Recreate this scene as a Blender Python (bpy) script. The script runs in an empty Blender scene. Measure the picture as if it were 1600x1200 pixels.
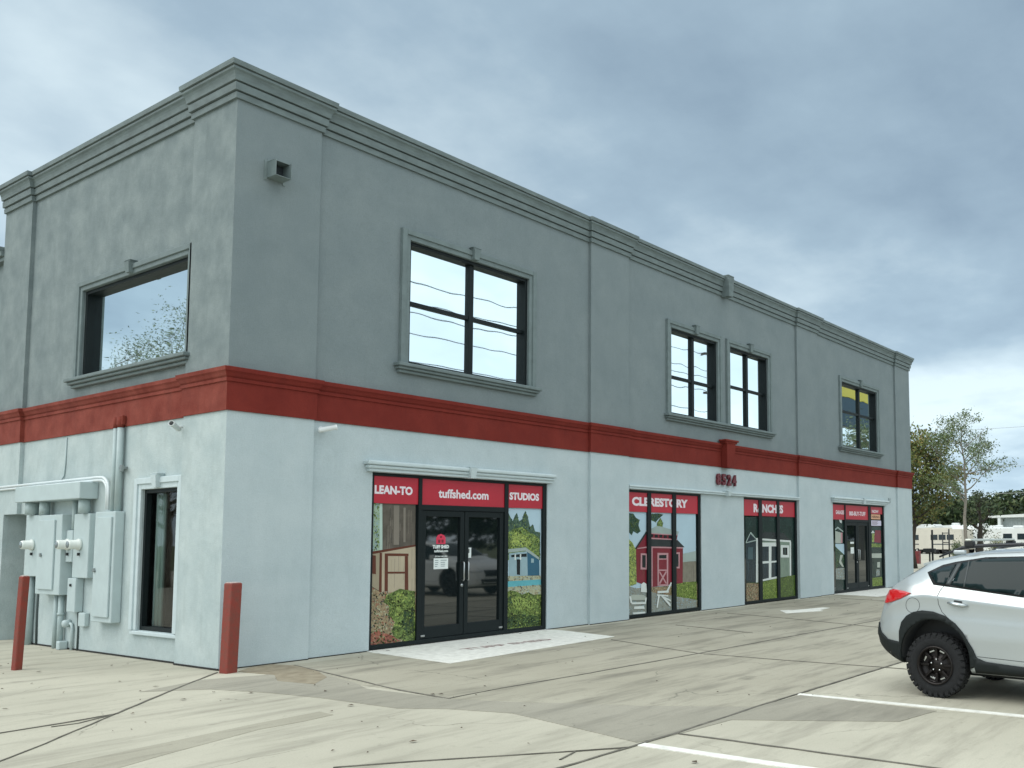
import bpy, bmesh, math, random
from mathutils import Vector, Matrix
from mathutils.bvhtree import BVHTree
from mathutils.geometry import delaunay_2d_cdt
random.seed(7)
R = math.radians
scene = bpy.context.scene
COL = scene.collection

# ---------------------------------------------------------------- camera
cd = bpy.data.cameras.new("camera"); cam = bpy.data.objects.new("camera", cd); COL.objects.link(cam)
YAW, PITCH, ROLL = 0.5859343, 0.0786761, -0.0072296
fw = Vector((math.cos(YAW)*math.cos(PITCH), math.sin(YAW)*math.cos(PITCH), math.sin(PITCH)))
rt = Vector((math.sin(YAW), -math.cos(YAW), 0)); up = rt.cross(fw)
r2 = math.cos(ROLL)*rt + math.sin(ROLL)*up; u2 = -math.sin(ROLL)*rt + math.cos(ROLL)*up
M = Matrix((r2, u2, -fw)).transposed().to_4x4(); M.translation = Vector((-6.31100, -11.73078, 1.62))
cam.matrix_world = M
cd.sensor_fit = 'HORIZONTAL'; cd.sensor_width = 36; cd.lens = 36*1417.92/1600
cd.shift_x = (800-1107.39)/1600; cd.shift_y = (731.85-600)/1600
cd.clip_start = 0.05; cd.clip_end = 2000
scene.camera = cam

# ---------------------------------------------------------------- sky and sun
w = bpy.data.worlds.new("World"); scene.world = w; w.use_nodes = True
nt = w.node_tree; N = nt.nodes; L = nt.links; N.clear()
def nd(t, **k):
    n = N.new(t)
    for a, b in k.items(): setattr(n, a, b)
    return n
def mth(op, a, b=None, clamp=False):
    n = nd('ShaderNodeMath', operation=op); n.use_clamp = clamp
    for i, v in enumerate((a, b)):
        if v is None: continue
        if hasattr(v, 'links') or hasattr(v, 'is_linked'): L.new(v, n.inputs[i])
        else: n.inputs[i].default_value = v
    return n.outputs[0]
SUN_DIR = Vector((-0.62, 0.42, 0.66)).normalized()
sky = nd('ShaderNodeTexSky', sky_type='NISHITA'); sky.sun_disc = False
sky.sun_elevation = math.asin(SUN_DIR.z); sky.sun_rotation = math.atan2(SUN_DIR.x, SUN_DIR.y)
sky.dust_density = 3.0
bg1 = nd('ShaderNodeBackground'); bg1.inputs[1].default_value = 0.07
L.new(sky.outputs[0], bg1.inputs[0])
tc = nd('ShaderNodeTexCoord'); sp = nd('ShaderNodeSeparateXYZ'); L.new(tc.outputs['Generated'], sp.inputs[0])
zz = mth('ADD', mth('MAXIMUM', sp.outputs[2], 0.0), 0.22)
cv = nd('ShaderNodeCombineXYZ'); L.new(mth('DIVIDE', sp.outputs[0], zz), cv.inputs[0]); L.new(mth('DIVIDE', sp.outputs[1], zz), cv.inputs[1])
n1 = nd('ShaderNodeTexNoise'); n1.inputs['Scale'].default_value = 0.80; n1.inputs['Detail'].default_value = 5; n1.inputs['Roughness'].default_value = 0.5; n1.inputs['Distortion'].default_value = 0.35
n2 = nd('ShaderNodeTexNoise'); n2.inputs['Scale'].default_value = 2.6; n2.inputs['Detail'].default_value = 7; n2.inputs['Roughness'].default_value = 0.55
mp = nd('ShaderNodeMapping'); mp.inputs['Location'].default_value = (1.9, 4.3, 0)
L.new(cv.outputs[0], mp.inputs[0]); L.new(mp.outputs[0], n1.inputs['Vector']); L.new(mp.outputs[0], n2.inputs['Vector'])
mixv = mth('ADD', mth('MULTIPLY', n1.outputs[0], 0.70), mth('MULTIPLY', n2.outputs[0], 0.30))
ramp = nd('ShaderNodeValToRGB'); L.new(mixv, ramp.inputs[0])
cr = ramp.color_ramp
cr.elements[0].position = 0.34; cr.elements[0].color = (0.215, 0.305, 0.40, 1)
cr.elements[1].position = 0.61; cr.elements[1].color = (0.64, 0.77, 0.83, 1)
e = cr.elements.new(0.47); e.color = (0.35, 0.47, 0.565, 1)
# overcast cloud is brightest over the street (behind the camera) and near the horizon
dt = nd('ShaderNodeVectorMath', operation='DOT_PRODUCT'); L.new(tc.outputs['Generated'], dt.inputs[0]); dt.inputs[1].default_value = (-0.35, -0.88, 0.32)
back = mth('MULTIPLY', mth('ADD', dt.outputs['Value'], 0.20, True), 0.85)
hz = mth('POWER', mth('SUBTRACT', 1.0, mth('ABSOLUTE', sp.outputs[2]), True), 6.5)
zen = mth('MULTIPLY', mth('SUBTRACT', sp.outputs[2], 0.55, True), 2.6)   # thinner cloud overhead
gain = mth('ADD', mth('ADD', mth('ADD', back, 0.70), mth('MULTIPLY', hz, 0.48)), zen)
tint = nd('ShaderNodeMix'); tint.data_type = 'RGBA'; L.new(mth('MULTIPLY', mth('ADD', back, zen), 0.75, True), tint.inputs[0])
L.new(ramp.outputs[0], tint.inputs[6]); tint.inputs[7].default_value = (0.575, 0.605, 0.60, 1)      # thin bright cloud is whiter
vm = nd('ShaderNodeVectorMath', operation='SCALE'); L.new(tint.outputs[2], vm.inputs[0]); L.new(gain, vm.inputs['Scale'])
bg2 = nd('ShaderNodeBackground'); L.new(vm.outputs[0], bg2.inputs[0]); bg2.inputs[1].default_value = 1.0
mx = nd('ShaderNodeMixShader'); mx.inputs[0].default_value = 0.88
L.new(bg1.outputs[0], mx.inputs[1]); L.new(bg2.outputs[0], mx.inputs[2])
wo = nd('ShaderNodeOutputWorld'); L.new(mx.outputs[0], wo.inputs[0])
sl = bpy.data.lights.new("sun", 'SUN'); sl.energy = 0.9; sl.angle = R(45); sl.color = (1.0, 0.96, 0.9)
so = bpy.data.objects.new("sun", sl); COL.objects.link(so); so.rotation_euler = SUN_DIR.to_track_quat('Z', 'Y').to_euler()
so.location = (-10, 10, 20)
vs = scene.view_settings; vs.view_transform = 'Standard'; vs.look = 'None'; vs.exposure = 0.72; vs.gamma = 1; vs.use_curve_mapping = False

# ---------------------------------------------------------------- helpers
def lin(c):
    return tuple((x/255/12.92 if x/255 <= .04045 else ((x/255+.055)/1.055)**2.4) for x in c)
MATS = {}
def mat(name, rgb, rough=0.6, metal=0.0, var=0.0, vscale=6.0, bump=0.0, bscale=80.0, spec=0.5, coat=0.0, stretch=None, rgb2=None, detail=5.0, ior=None):
    """procedural principled material; var mixes towards a second tone by noise"""
    if name in MATS: return MATS[name]
    m = bpy.data.materials.new(name); m.use_nodes = True; t = m.node_tree; b = t.nodes['Principled BSDF']
    b.inputs['Roughness'].default_value = rough; b.inputs['Metallic'].default_value = metal
    b.inputs['Specular IOR Level'].default_value = spec; b.inputs['Coat Weight'].default_value = coat
    if ior: b.inputs['IOR'].default_value = ior
    c = rgb if max(rgb) <= 1 else lin(rgb)
    co = t.nodes.new('ShaderNodeTexCoord'); mpn = t.nodes.new('ShaderNodeMapping'); t.links.new(co.outputs['Object'], mpn.inputs[0])
    if stretch: mpn.inputs['Scale'].default_value = stretch
    if var > 0 or rgb2:
        n = t.nodes.new('ShaderNodeTexNoise'); n.inputs['Scale'].default_value = vscale; n.inputs['Detail'].default_value = detail; n.inputs['Roughness'].default_value = 0.6
        t.links.new(mpn.outputs[0], n.inputs['Vector'])
        rp = t.nodes.new('ShaderNodeValToRGB'); rp.color_ramp.elements[0].position = 0.32; rp.color_ramp.elements[1].position = 0.68
        if rgb2: d = rgb2 if max(rgb2) <= 1 else lin(rgb2)
        else: d = tuple(min(1, x*(1+var)) for x in c); c = tuple(x*(1-var) for x in c)
        rp.color_ramp.elements[0].color = (*c, 1); rp.color_ramp.elements[1].color = (*d, 1)
        t.links.new(n.outputs[0], rp.inputs[0]); t.links.new(rp.outputs[0], b.inputs['Base Color'])
    else: b.inputs['Base Color'].default_value = (*c, 1)
    if bump > 0:
        n = t.nodes.new('ShaderNodeTexNoise'); n.inputs['Scale'].default_value = bscale; n.inputs['Detail'].default_value = 3
        t.links.new(mpn.outputs[0], n.inputs['Vector'])
        bn = t.nodes.new('ShaderNodeBump'); bn.inputs['Strength'].default_value = bump; bn.inputs['Distance'].default_value = 0.01
        t.links.new(n.outputs[0], bn.inputs['Height']); t.links.new(bn.outputs[0], b.inputs['Normal'])
    MATS[name] = m; return m

def stucco(name, rgb, rgb2, dirt, blotch=0.35, dscale=1.3):
    """sand-finish stucco: fine grain, soft blotches of weathering, vertical run marks"""
    m = bpy.data.materials.new(name); m.use_nodes = True; t = m.node_tree; b = t.nodes['Principled BSDF']; Lk = t.links.new
    b.inputs['Roughness'].default_value = 0.88; b.inputs['Specular IOR Level'].default_value = 0.25
    co = t.nodes.new('ShaderNodeTexCoord')
    def noise(scale, detail, st=None, rough=.6):
        n = t.nodes.new('ShaderNodeTexNoise'); n.inputs['Scale'].default_value = scale; n.inputs['Detail'].default_value = detail; n.inputs['Roughness'].default_value = rough
        mpn = t.nodes.new('ShaderNodeMapping'); Lk(co.outputs['Object'], mpn.inputs[0])
        if st: mpn.inputs['Scale'].default_value = st
        Lk(mpn.outputs[0], n.inputs['Vector']); return n.outputs[0]
    def rampf(src, a, b_):
        r = t.nodes.new('ShaderNodeMapRange'); r.inputs[1].default_value = a; r.inputs[2].default_value = b_; Lk(src, r.inputs[0]); return r.outputs[0]
    def mixc(f, A, B):
        x = t.nodes.new('ShaderNodeMix'); x.data_type = 'RGBA'
        if isinstance(f, float): x.inputs[0].default_value = f
        else: Lk(f, x.inputs[0])
        for i, v in ((6, A), (7, B)):
            if isinstance(v, tuple): x.inputs[i].default_value = (*v, 1)
            else: Lk(v, x.inputs[i])
        return x.outputs[2]
    c1 = mixc(rampf(noise(dscale, 8), .35, .65), rgb, rgb2)
    mu = t.nodes.new('ShaderNodeMath'); mu.operation = 'MULTIPLY'; mu.inputs[1].default_value = blotch
    Lk(rampf(noise(3.0, 9, (1.2, 1.2, .75), .7), .48, .80), mu.inputs[0])
    c2 = mixc(mu.outputs[0], c1, dirt)
    g = t.nodes.new('ShaderNodeMath'); g.operation = 'MULTIPLY'; g.inputs[1].default_value = .24
    Lk(rampf(noise(55, 2), .3, .8), g.inputs[0])
    g2 = t.nodes.new('ShaderNodeMath'); g2.operation = 'MULTIPLY'; g2.inputs[1].default_value = .30*blotch
    Lk(rampf(noise(11, 6, None, .7), .5, .72), g2.inputs[0]); c2 = mixc(g2.outputs[0], c2, dirt)
    g3 = t.nodes.new('ShaderNodeMath'); g3.operation = 'MULTIPLY'; g3.inputs[1].default_value = .45*blotch
    Lk(rampf(noise(5, 4, (2.2, 2.2, .12), .5), .60, .78), g3.inputs[0]); c2 = mixc(g3.outputs[0], c2, dirt)      # rain run marks
    c3 = mixc(g.outputs[0], c2, tuple(x*.55 for x in rgb))
    Lk(c3, b.inputs['Base Color'])
    bn = t.nodes.new('ShaderNodeBump'); bn.inputs['Strength'].default_value = .55; bn.inputs['Distance'].default_value = 0.010
    ad = t.nodes.new('ShaderNodeMath'); ad.operation = 'ADD'; Lk(noise(90, 3), ad.inputs[0])
    m2 = t.nodes.new('ShaderNodeMath'); m2.operation = 'MULTIPLY'; m2.inputs[1].default_value = 1.5; Lk(noise(4, 3), m2.inputs[0]); Lk(m2.outputs[0], ad.inputs[1])
    Lk(ad.outputs[0], bn.inputs['Height']); Lk(bn.outputs[0], b.inputs['Normal'])
    MATS[name] = m; return m

def tag(o, label=None, cat=None, group=None, kind=None):
    if label: o['label'] = label
    if cat: o['category'] = cat
    if group: o['group'] = group
    if kind: o['kind'] = kind
    return o
def empty(name, loc=(0, 0, 0), label=None, cat=None, group=None, rz=0.0):
    o = bpy.data.objects.new(name, None); COL.objects.link(o); o.location = loc; o.rotation_euler = (0, 0, rz)
    o.empty_display_size = .2
    return tag(o, label, cat, group)

class MB:
    def __init__(s): s.bm = bmesh.new(); s.mi = 0
    def face(s, pts, mi=None):
        vs_ = [s.bm.verts.new(p) for p in pts]
        f = s.bm.faces.new(vs_); f.material_index = s.mi if mi is None else mi; return f
    def box(s, x0, x1, y0, y1, z0, z1, bev=0.0, seg=2, rot=None, org=None):
        b = bmesh.new(); bmesh.ops.create_cube(b, size=1.0)
        for v in b.verts:
            v.co = Vector(((x0+x1)/2+v.co.x*(x1-x0), (y0+y1)/2+v.co.y*(y1-y0), (z0+z1)/2+v.co.z*(z1-z0)))
        if bev > 0: bmesh.ops.bevel(b, geom=list(b.edges), offset=min(bev, abs(x1-x0)*.45, abs(y1-y0)*.45, abs(z1-z0)*.45), segments=seg, affect='EDGES', profile=.5)
        if rot is not None:
            o = Vector(org if org else (0, 0, 0))
            for v in b.verts: v.co = o + rot @ (v.co - o)
        s.merge(b); return s
    def merge(s, b, M=None):
        b.verts.index_update()
        vl = [s.bm.verts.new(M @ v.co if M else v.co) for v in b.verts]
        for f in b.faces:
            nf = s.bm.faces.new([vl[v.index] for v in f.verts]); nf.material_index = s.mi; nf.smooth = f.smooth
        b.free()
    def tube(s, pts, r, n=10, cap=True, smooth=True):
        pts = [Vector(p) for p in pts]; rs = r if isinstance(r, (list, tuple)) else [r]*len(pts)
        rings = []; prev = None
        for i, p in enumerate(pts):
            d = (pts[min(i+1, len(pts)-1)] - pts[max(i-1, 0)]).normalized()
            a = Vector((0, 0, 1)) if abs(d.z) < .9 else Vector((1, 0, 0))
            if prev is not None: a = prev
            x = (a - d*a.dot(d)).normalized(); y = d.cross(x); prev = x
            rings.append([s.bm.verts.new(p + (x*math.cos(t)+y*math.sin(t))*rs[i]) for t in [2*math.pi*k/n for k in range(n)]])
        for a, b in zip(rings, rings[1:]):
            for k in range(n):
                f = s.bm.faces.new((a[k], a[(k+1) % n], b[(k+1) % n], b[k])); f.smooth = smooth; f.material_index = s.mi
        if cap:
            for rg in (rings[0][::-1], rings[-1]):
                f = s.bm.faces.new(rg); f.material_index = s.mi
        return s
    def lathe(s, prof, c=(0, 0, 0), axis='z', n=32, smooth=True, cap=True):
        """prof: list of (r, h)"""
        c = Vector(c); rings = []
        for r, h in prof:
            rg = []
            for k in range(n):
                t = 2*math.pi*k/n; a, b = r*math.cos(t), r*math.sin(t)
                p = {'z': Vector((a, b, h)), 'y': Vector((a, h, b)), 'x': Vector((h, a, b))}[axis]
                rg.append(s.bm.verts.new(c+p))
            rings.append(rg)
        for a, b in zip(rings, rings[1:]):
            for k in range(n):
                f = s.bm.faces.new((a[k], a[(k+1) % n], b[(k+1) % n], b[k])); f.smooth = smooth; f.material_index = s.mi
        for rg in ((rings[0][::-1], rings[-1]) if cap else ()):
            f = s.bm.faces.new(rg); f.material_index = s.mi
        return s
    def prism(s, poly, fn, d0, d1):
        """poly in 2-D, fn(a,b,d)->xyz, extruded d0..d1"""
        A = [s.bm.verts.new(fn(a, b, d0)) for a, b in poly]; B = [s.bm.verts.new(fn(a, b, d1)) for a, b in poly]
        s.bm.faces.new(A).material_index = s.mi; s.bm.faces.new(B[::-1]).material_index = s.mi
        for i in range(len(A)):
            j = (i+1) % len(A); s.bm.faces.new((A[j], A[i], B[i], B[j])).material_index = s.mi
        return s
    def build(s, name, mats, parent=None, smooth=False, fix=True):
        if fix: bmesh.ops.recalc_face_normals(s.bm, faces=list(s.bm.faces))
        me = bpy.data.meshes.new(name); s.bm.to_mesh(me); s.bm.free()
        for m in (mats if isinstance(mats, (list, tuple)) else [mats]): me.materials.append(m)
        if smooth:
            for p in me.polygons: p.use_smooth = True
        o = bpy.data.objects.new(name, me); COL.objects.link(o)
        if parent is not None: o.parent = parent
        return o
FRONT = lambda s_, z, d: (s_, d, z)       # the long front wall: d = depth behind the pilaster face
SIDE = lambda s_, z, d: (d, s_, z)        # the left side wall

def text_mesh(txt, W, H, bold=.02, ext=0.0):
    c = bpy.data.curves.new("lettering", 'FONT'); c.body = txt; c.size = 1; c.offset = bold; c.extrude = ext; c.resolution_u = 3
    o = bpy.data.objects.new("lettering", c); COL.objects.link(o)
    bpy.context.view_layer.update()
    me = bpy.data.meshes.new_from_object(o.evaluated_get(bpy.context.evaluated_depsgraph_get()))
    COL.objects.unlink(o); bpy.data.objects.remove(o)
    xs = [v.co.x for v in me.vertices]; ys = [v.co.y for v in me.vertices]
    for v in me.vertices:
        v.co.x = (v.co.x-min(xs))/(max(xs)-min(xs))*W; v.co.y = (v.co.y-min(ys))/(max(ys)-min(ys))*H
    return me
def wall_text(name, txt, x0, z0, W, H, y, m, parent, bold=.03, depth=0.0):
    me = text_mesh(txt, W, H, bold, 0.5 if depth else 0)
    for v in me.vertices:
        v.co = Vector((x0+v.co.x, y-(v.co.z+.5)*depth if depth else y, z0+v.co.y))
    me.materials.clear(); me.materials.append(m)
    o = bpy.data.objects.new(name, me); COL.objects.link(o); o.parent = parent
    return o
# ---------------------------------------------------------------- materials
WHITE = stucco('painted white stucco', (.445, .525, .545), (.50, .575, .59), (.35, .42, .43), .32)
WHITE_S = stucco('weathered white stucco', (.41, .49, .495), (.51, .585, .58), (.285, .345, .34), .5, 1.8)
GREY = stucco('painted grey stucco', (.190, .232, .242), (.218, .260, .267), (.148, .186, .195), .32)
GREY_S = stucco('weathered grey stucco', (.178, .220, .226), (.252, .298, .298), (.132, .167, .173), .5, 2.4)
RED = stucco('painted red band', (.165, .020, .014), (.208, .029, .020), (.105, .015, .013), .5)
RED_S = stucco('faded red band', (.185, .033, .022), (.27, .066, .047), (.115, .024, .019), .6, 2.2)
TRIMW = mat('white moulding', (.50, .585, .60), .7, var=.05, vscale=5, bump=.15)
TRIMG = mat('grey moulding', (.15, .192, .194), .8, var=.12, vscale=5, bump=.2)
TRIMGD = mat('grey cornice', (.142, .180, .181), .8, var=.16, vscale=3.5, bump=.25, stretch=(1, 1, 3))
BLACKAL = mat('black aluminium', (.006, .011, .012), .5, spec=.22)
GLASSD = mat('dark shop glass', (.006, .010, .011), .03, spec=.5, ior=2.0)
def mirror_glass():
    m = bpy.data.materials.new('mirror film glass'); m.use_nodes = True; t = m.node_tree; b = t.nodes['Principled BSDF']
    b.inputs['Base Color'].default_value = (.80, .90, .92, 1); b.inputs['Metallic'].default_value = 1; b.inputs['Roughness'].default_value = .015
    n = t.nodes.new('ShaderNodeTexNoise'); n.inputs['Scale'].default_value = 2.2; n.inputs['Detail'].default_value = 0
    co = t.nodes.new('ShaderNodeTexCoord'); t.links.new(co.outputs['Object'], n.inputs['Vector'])
    bn = t.nodes.new('ShaderNodeBump'); bn.inputs['Strength'].default_value = .09; bn.inputs['Distance'].default_value = .012
    t.links.new(n.outputs[0], bn.inputs['Height']); t.links.new(bn.outputs[0], b.inputs['Normal']); return m
MIRROR = mirror_glass()
CLEARG = bpy.data.materials.new('tinted window glass'); CLEARG.use_nodes = True
_t = CLEARG.node_tree; _t.nodes.clear(); _o = _t.nodes.new('ShaderNodeOutputMaterial'); _m = _t.nodes.new('ShaderNodeMixShader'); _a = _t.nodes.new('ShaderNodeBsdfTransparent'); _g = _t.nodes.new('ShaderNodeBsdfGlossy')
_a.inputs[0].default_value = (.72, .80, .78, 1); _g.inputs['Roughness'].default_value = .02; _f = _t.nodes.new('ShaderNodeFresnel'); _f.inputs[0].default_value = 1.6
_t.links.new(_f.outputs[0], _m.inputs[0]); _t.links.new(_a.outputs[0], _m.inputs[1]); _t.links.new(_g.outputs[0], _m.inputs[2]); _t.links.new(_m.outputs[0], _o.inputs[0])
BOXM = mat('painted steel cabinet', (.44, .525, .53), .55, var=.05, vscale=4, bump=.05)
PIPEM = mat('painted conduit', (.37, .455, .455), .55, var=.08, vscale=6)
METERW = mat('meter collar white', (.68, .72, .68), .4, var=.04)
BLACK = mat('black plastic', (.01, .012, .013), .5)
PINKRED = mat('red vinyl', (172, 30, 48), .38, var=.06, vscale=1.5)
LETTER = mat('white vinyl lettering', (225, 215, 220), .45)
BOLLRED = mat('red bollard paint', (.235, .030, .018), .6, var=.35, vscale=14, bump=.3, bscale=60, rgb2=(.17, .045, .03))
WPAINT = mat('white road paint', (.80, .80, .74), .75, rgb2=(.60, .60, .55), vscale=9, detail=8, bump=.2)
JOINT = mat('dark joint sealant', (.125, .118, .096), .85, var=.4, vscale=5)

# ---------------------------------------------------------------- ground
def ground_mat(name, a, b_, stain, tracks=.5):
    m = bpy.data.materials.new(name); m.use_nodes = True; t = m.node_tree; b = t.nodes['Principled BSDF']; Lk = t.links.new
    b.inputs['Roughness'].default_value = .85; b.inputs['Specular IOR Level'].default_value = .3
    co = t.nodes.new('ShaderNodeTexCoord')
    def noise(scale, detail, st=(1, 1, 1), rough=.6, loc=(0, 0, 0), rz=0.0):
        n = t.nodes.new('ShaderNodeTexNoise'); n.inputs['Scale'].default_value = scale; n.inputs['Detail'].default_value = detail; n.inputs['Roughness'].default_value = rough
        p = t.nodes.new('ShaderNodeMapping'); p.inputs['Scale'].default_value = st; p.inputs['Location'].default_value = loc; p.inputs['Rotation'].default_value = (0, 0, rz)
        Lk(co.outputs['Object'], p.inputs[0]); Lk(p.outputs[0], n.inputs['Vector']); return n.outputs[0]
    def rng(src, lo, hi, o0=0., o1=1.):
        r = t.nodes.new('ShaderNodeMapRange'); r.inputs[1].default_value = lo; r.inputs[2].default_value = hi; r.inputs[3].default_value = o0; r.inputs[4].default_value = o1; Lk(src, r.inputs[0]); return r.outputs[0]
    def mixc(f, A, B):
        x = t.nodes.new('ShaderNodeMix'); x.data_type = 'RGBA'; Lk(f, x.inputs[0])
        for i, v in ((6, A), (7, B)):
            if isinstance(v, tuple): x.inputs[i].default_value = (*v, 1)
            else: Lk(v, x.inputs[i])
        return x.outputs[2]
    c = mixc(rng(noise(.35, 6), .35, .65), a, b_)
    c = mixc(rng(noise(1.1, 8, (.35, 2.2, 1), .65), .50, .75, 0, tracks), c, stain)          # tyre tracks along the lane
    c = mixc(rng(noise(2.0, 6, (.3, 1.6, 1), .6, (5, 2, 0), .6), .55, .78, 0, tracks*.8), c, stain)
    c = mixc(rng(noise(9, 5, loc=(3, 1, 0)), .60, .74, 0, .32), c, tuple(x*.6 for x in stain))   # blotches
    c = mixc(rng(noise(70, 3), .35, .75, 0, .30), c, tuple(x*.62 for x in a))                # aggregate
    dn_ = t.nodes.new('ShaderNodeTexNoise'); dn_.inputs['Scale'].default_value = 1.3; dn_.inputs['Detail'].default_value = 6; Lk(co.outputs['Object'], dn_.inputs['Vector'])
    va = t.nodes.new('ShaderNodeVectorMath'); va.operation = 'MULTIPLY_ADD'; Lk(dn_.outputs['Color'], va.inputs[0]); va.inputs[1].default_value = (.9, .9, 0); Lk(co.outputs['Object'], va.inputs[2])
    vo = t.nodes.new('ShaderNodeTexVoronoi'); vo.feature = 'DISTANCE_TO_EDGE'; vo.inputs['Scale'].default_value = .33; Lk(va.outputs[0], vo.inputs['Vector'])
    cm = t.nodes.new('ShaderNodeMath'); cm.operation = 'MULTIPLY'; Lk(rng(vo.outputs['Distance'], .0, .0045, 1, 0), cm.inputs[0]); Lk(rng(noise(.5, 3, loc=(9, 4, 0)), .50, .60, 0, .6), cm.inputs[1])
    c = mixc(cm.outputs[0], c, (.08, .075, .06))                                               # hairline cracks
    c = mixc(rng(noise(1.7, 4, loc=(2, 8, 0), rough=.5), .66, .74, 0, .35), c, tuple(x*.55 for x in stain))   # oil spots
    Lk(c, b.inputs['Base Color'])
    bn = t.nodes.new('ShaderNodeBump'); bn.inputs['Strength'].default_value = .35; bn.inputs['Distance'].default_value = .006
    Lk(noise(110, 3), bn.inputs['Height']); Lk(bn.outputs[0], b.inputs['Normal'])
    return m
CONC = ground_mat('worn pale concrete', (.41, .392, .315), (.50, .478, .388), (.20, .187, .15), .75)
CONCD = ground_mat('grey worn concrete', (.275, .262, .212), (.345, .328, .268), (.145, .138, .113), .8)
CONCM = ground_mat('middle grey concrete', (.315, .298, .234), (.39, .37, .296), (.135, .127, .102), 1.0)
SOIL = mat('brown grit', (.20, .165, .11), .9, rgb2=(.30, .265, .19), vscale=7, bump=.4)
GRASSM = mat('rough grass', (.06, .085, .03), .95, rgb2=(.13, .14, .06), vscale=.6, detail=8)
def sheet(name, poly, z, m, kind='structure'):
    b = MB()
    if abs(poly[0][0]) > 25: b.face([(x, y, z) for x, y in poly]); o = b.build(name, m, fix=False)
    else: b.prism(poly, lambda x, y, d: (x, y, d), -.01, z); o = b.build(name, m)
    o['kind'] = kind; return o
sheet('ground', [(-700, -700), (900, -700), (900, 700), (-700, 700)], -.06, GRASSM)
sheet('parking_lot', [(-30, -28), (80, -28), (80, 45), (-30, 45)], 0, CONC)
sheet('gravel_yard', [(80, -40), (150, -40), (150, 90), (80, 90)], -.02, mat('pale gravel', (.36, .35, .30), .95, rgb2=(.45, .44, .38), vscale=1))
sheet('road', [(-300, -44), (400, -44), (400, -31), (-300, -31)], -.03, mat('asphalt', (.055, .055, .055), .9, var=.2, vscale=2))
# the lane along the front is a greyer pour than the stalls and the corner
sheet('lane_slab', [(.24, -.32), (24.3, .04), (60, .04), (60, -7.15), (1.42, -7.13), (.62, -5.6), (.16, -4.19), (.22, -3.25)], .002, CONCM)
sheet('gutter_strip', [(-1.34, -.92), (-.5, -.62), (.12, -.9), (.62, -.58), (.55, -1.2), (.30, -2.4), (.10, -2.9), (.14, -4.19), (.35, -4.9), (.86, -6.14), (1.40, -7.15), (2.24, -7.2), (2.10, -8.7), (1.44, -8.59), (.73, -7.28), (-.05, -7.22), (-.44, -7.12), (-.27, -6.32), (-.08, -5.35), (-.25, -4.65), (-.49, -4.19), (-.53, -3.0), (-.63, -2.22), (-.85, -1.4)], .004, CONCD)
sheet('drain_streak', [(-.99, -3.69), (-1.02, -3.95), (-1.35, -4.0), (-1.78, -4.0), (-2.69, -4.28), (-3.4, -4.55), (-4.2, -4.7), (-3.9, -4.2), (-3.39, -3.98), (-2.59, -3.86), (-1.63, -3.72)], .003, CONCM)
sheet('grit_patch', [(.08, -.33), (.40, -.06), (.70, -.03), (.80, -.5), (.62, -1.2), (.38, -1.75), (-.02, -2.1), (-.1, -1.5), (.16, -1.0)], .006, SOIL)
def strip(pts, wd, z, jit=.006):
    """a ribbon along a polyline, with slightly ragged edges"""
    b = MB(); P = []
    for (x0, y0), (x1, y1) in zip(pts, pts[1:]):
        n = max(1, int(math.hypot(x1-x0, y1-y0)/.25))
        P += [(x0+(x1-x0)*k/n, y0+(y1-y0)*k/n) for k in range(n)]
    P.append(pts[-1]); Lr = []
    for i, (x, y) in enumerate(P):
        a = P[max(i-1, 0)]; c = P[min(i+1, len(P)-1)]; dx, dy = c[0]-a[0], c[1]-a[1]; l = math.hypot(dx, dy) or 1
        nx, ny = -dy/l, dx/l; wa = wd/2*(.7+.6*random.random()); j = random.uniform(-jit, jit)
        Lr.append(((x+nx*(wa+j), y+ny*(wa+j), z), (x-nx*(wa-j), y-ny*(wa-j), z)))
    dn = lambda p: (p[0], p[1], -.01)
    for a, c in zip(Lr, Lr[1:]):
        b.face([a[0], a[1], c[1], c[0]]); b.face([a[0], c[0], dn(c[0]), dn(a[0])]); b.face([a[1], c[1], dn(c[1]), dn(a[1])])
    return b
jb = MB()
for pts, wd in [([(.9, -4.17), (2.04, -4.25), (4.55, -4.33), (7.6, -4.38), (14, -4.5), (24, -4.7), (40, -5)], .045),
                ([(-3.5, -7.1), (-1.22, -7.17), (0, -7.19), (1.41, -7.15), (5, -7.14), (40, -7.3)], .05),
                ([(5.31, -2.08), (4.55, -4.33), (4.52, -5.73), (4.56, -7.15), (4.6, -11)], .035),
                ([(0, -7.22), (.01, -8.03), (.06, -11.5)], .035), ([(-.93, -6.91), (-.62, -7.18)], .03),
                ([(10.77, -.87), (10.2, -2.79), (9.3, -5.2), (9.1, -7.2)], .035), ([(7.93, -1.5), (7.39, -3.53)], .025),
                ([(.8, -.4), (.23, -3.25), (.14, -4.19)], .035), ([(.14, -4.19), (.9, -4.17)], .025),
                ([(-.10, -.17), (-1.19, -1.21), (-2.1, -2.11)], .04), ([(-2.1, -2.11), (-3.03, -3.04), (-5.5, -5.3)], .022),
                ([(-5, -2.4), (-3.05, -2.21), (-2.56, -2.18), (-2.1, -2.11)], .035), ([(-2.1, -2.11), (-2.5, -2.32), (-2.7, -2.30)], .02),
                ([(-2.24, -5.76), (-1.8, -6.12), (-1.29, -6.59), (-.64, -7.17)], .03), ([(-1.2, -7.0), (-.93, -6.91)], .02),
                ([(16.5, -.9), (15.9, -3), (15.2, -7.2)], .03), ([(-1.28, 5.2), (-3, 5.3)], .03)]:
    b = strip(pts, wd*.62, .008)
    jb.merge(b.bm)
tag(jb.build('slab_joints', JOINT, fix=False), kind='structure')
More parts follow.
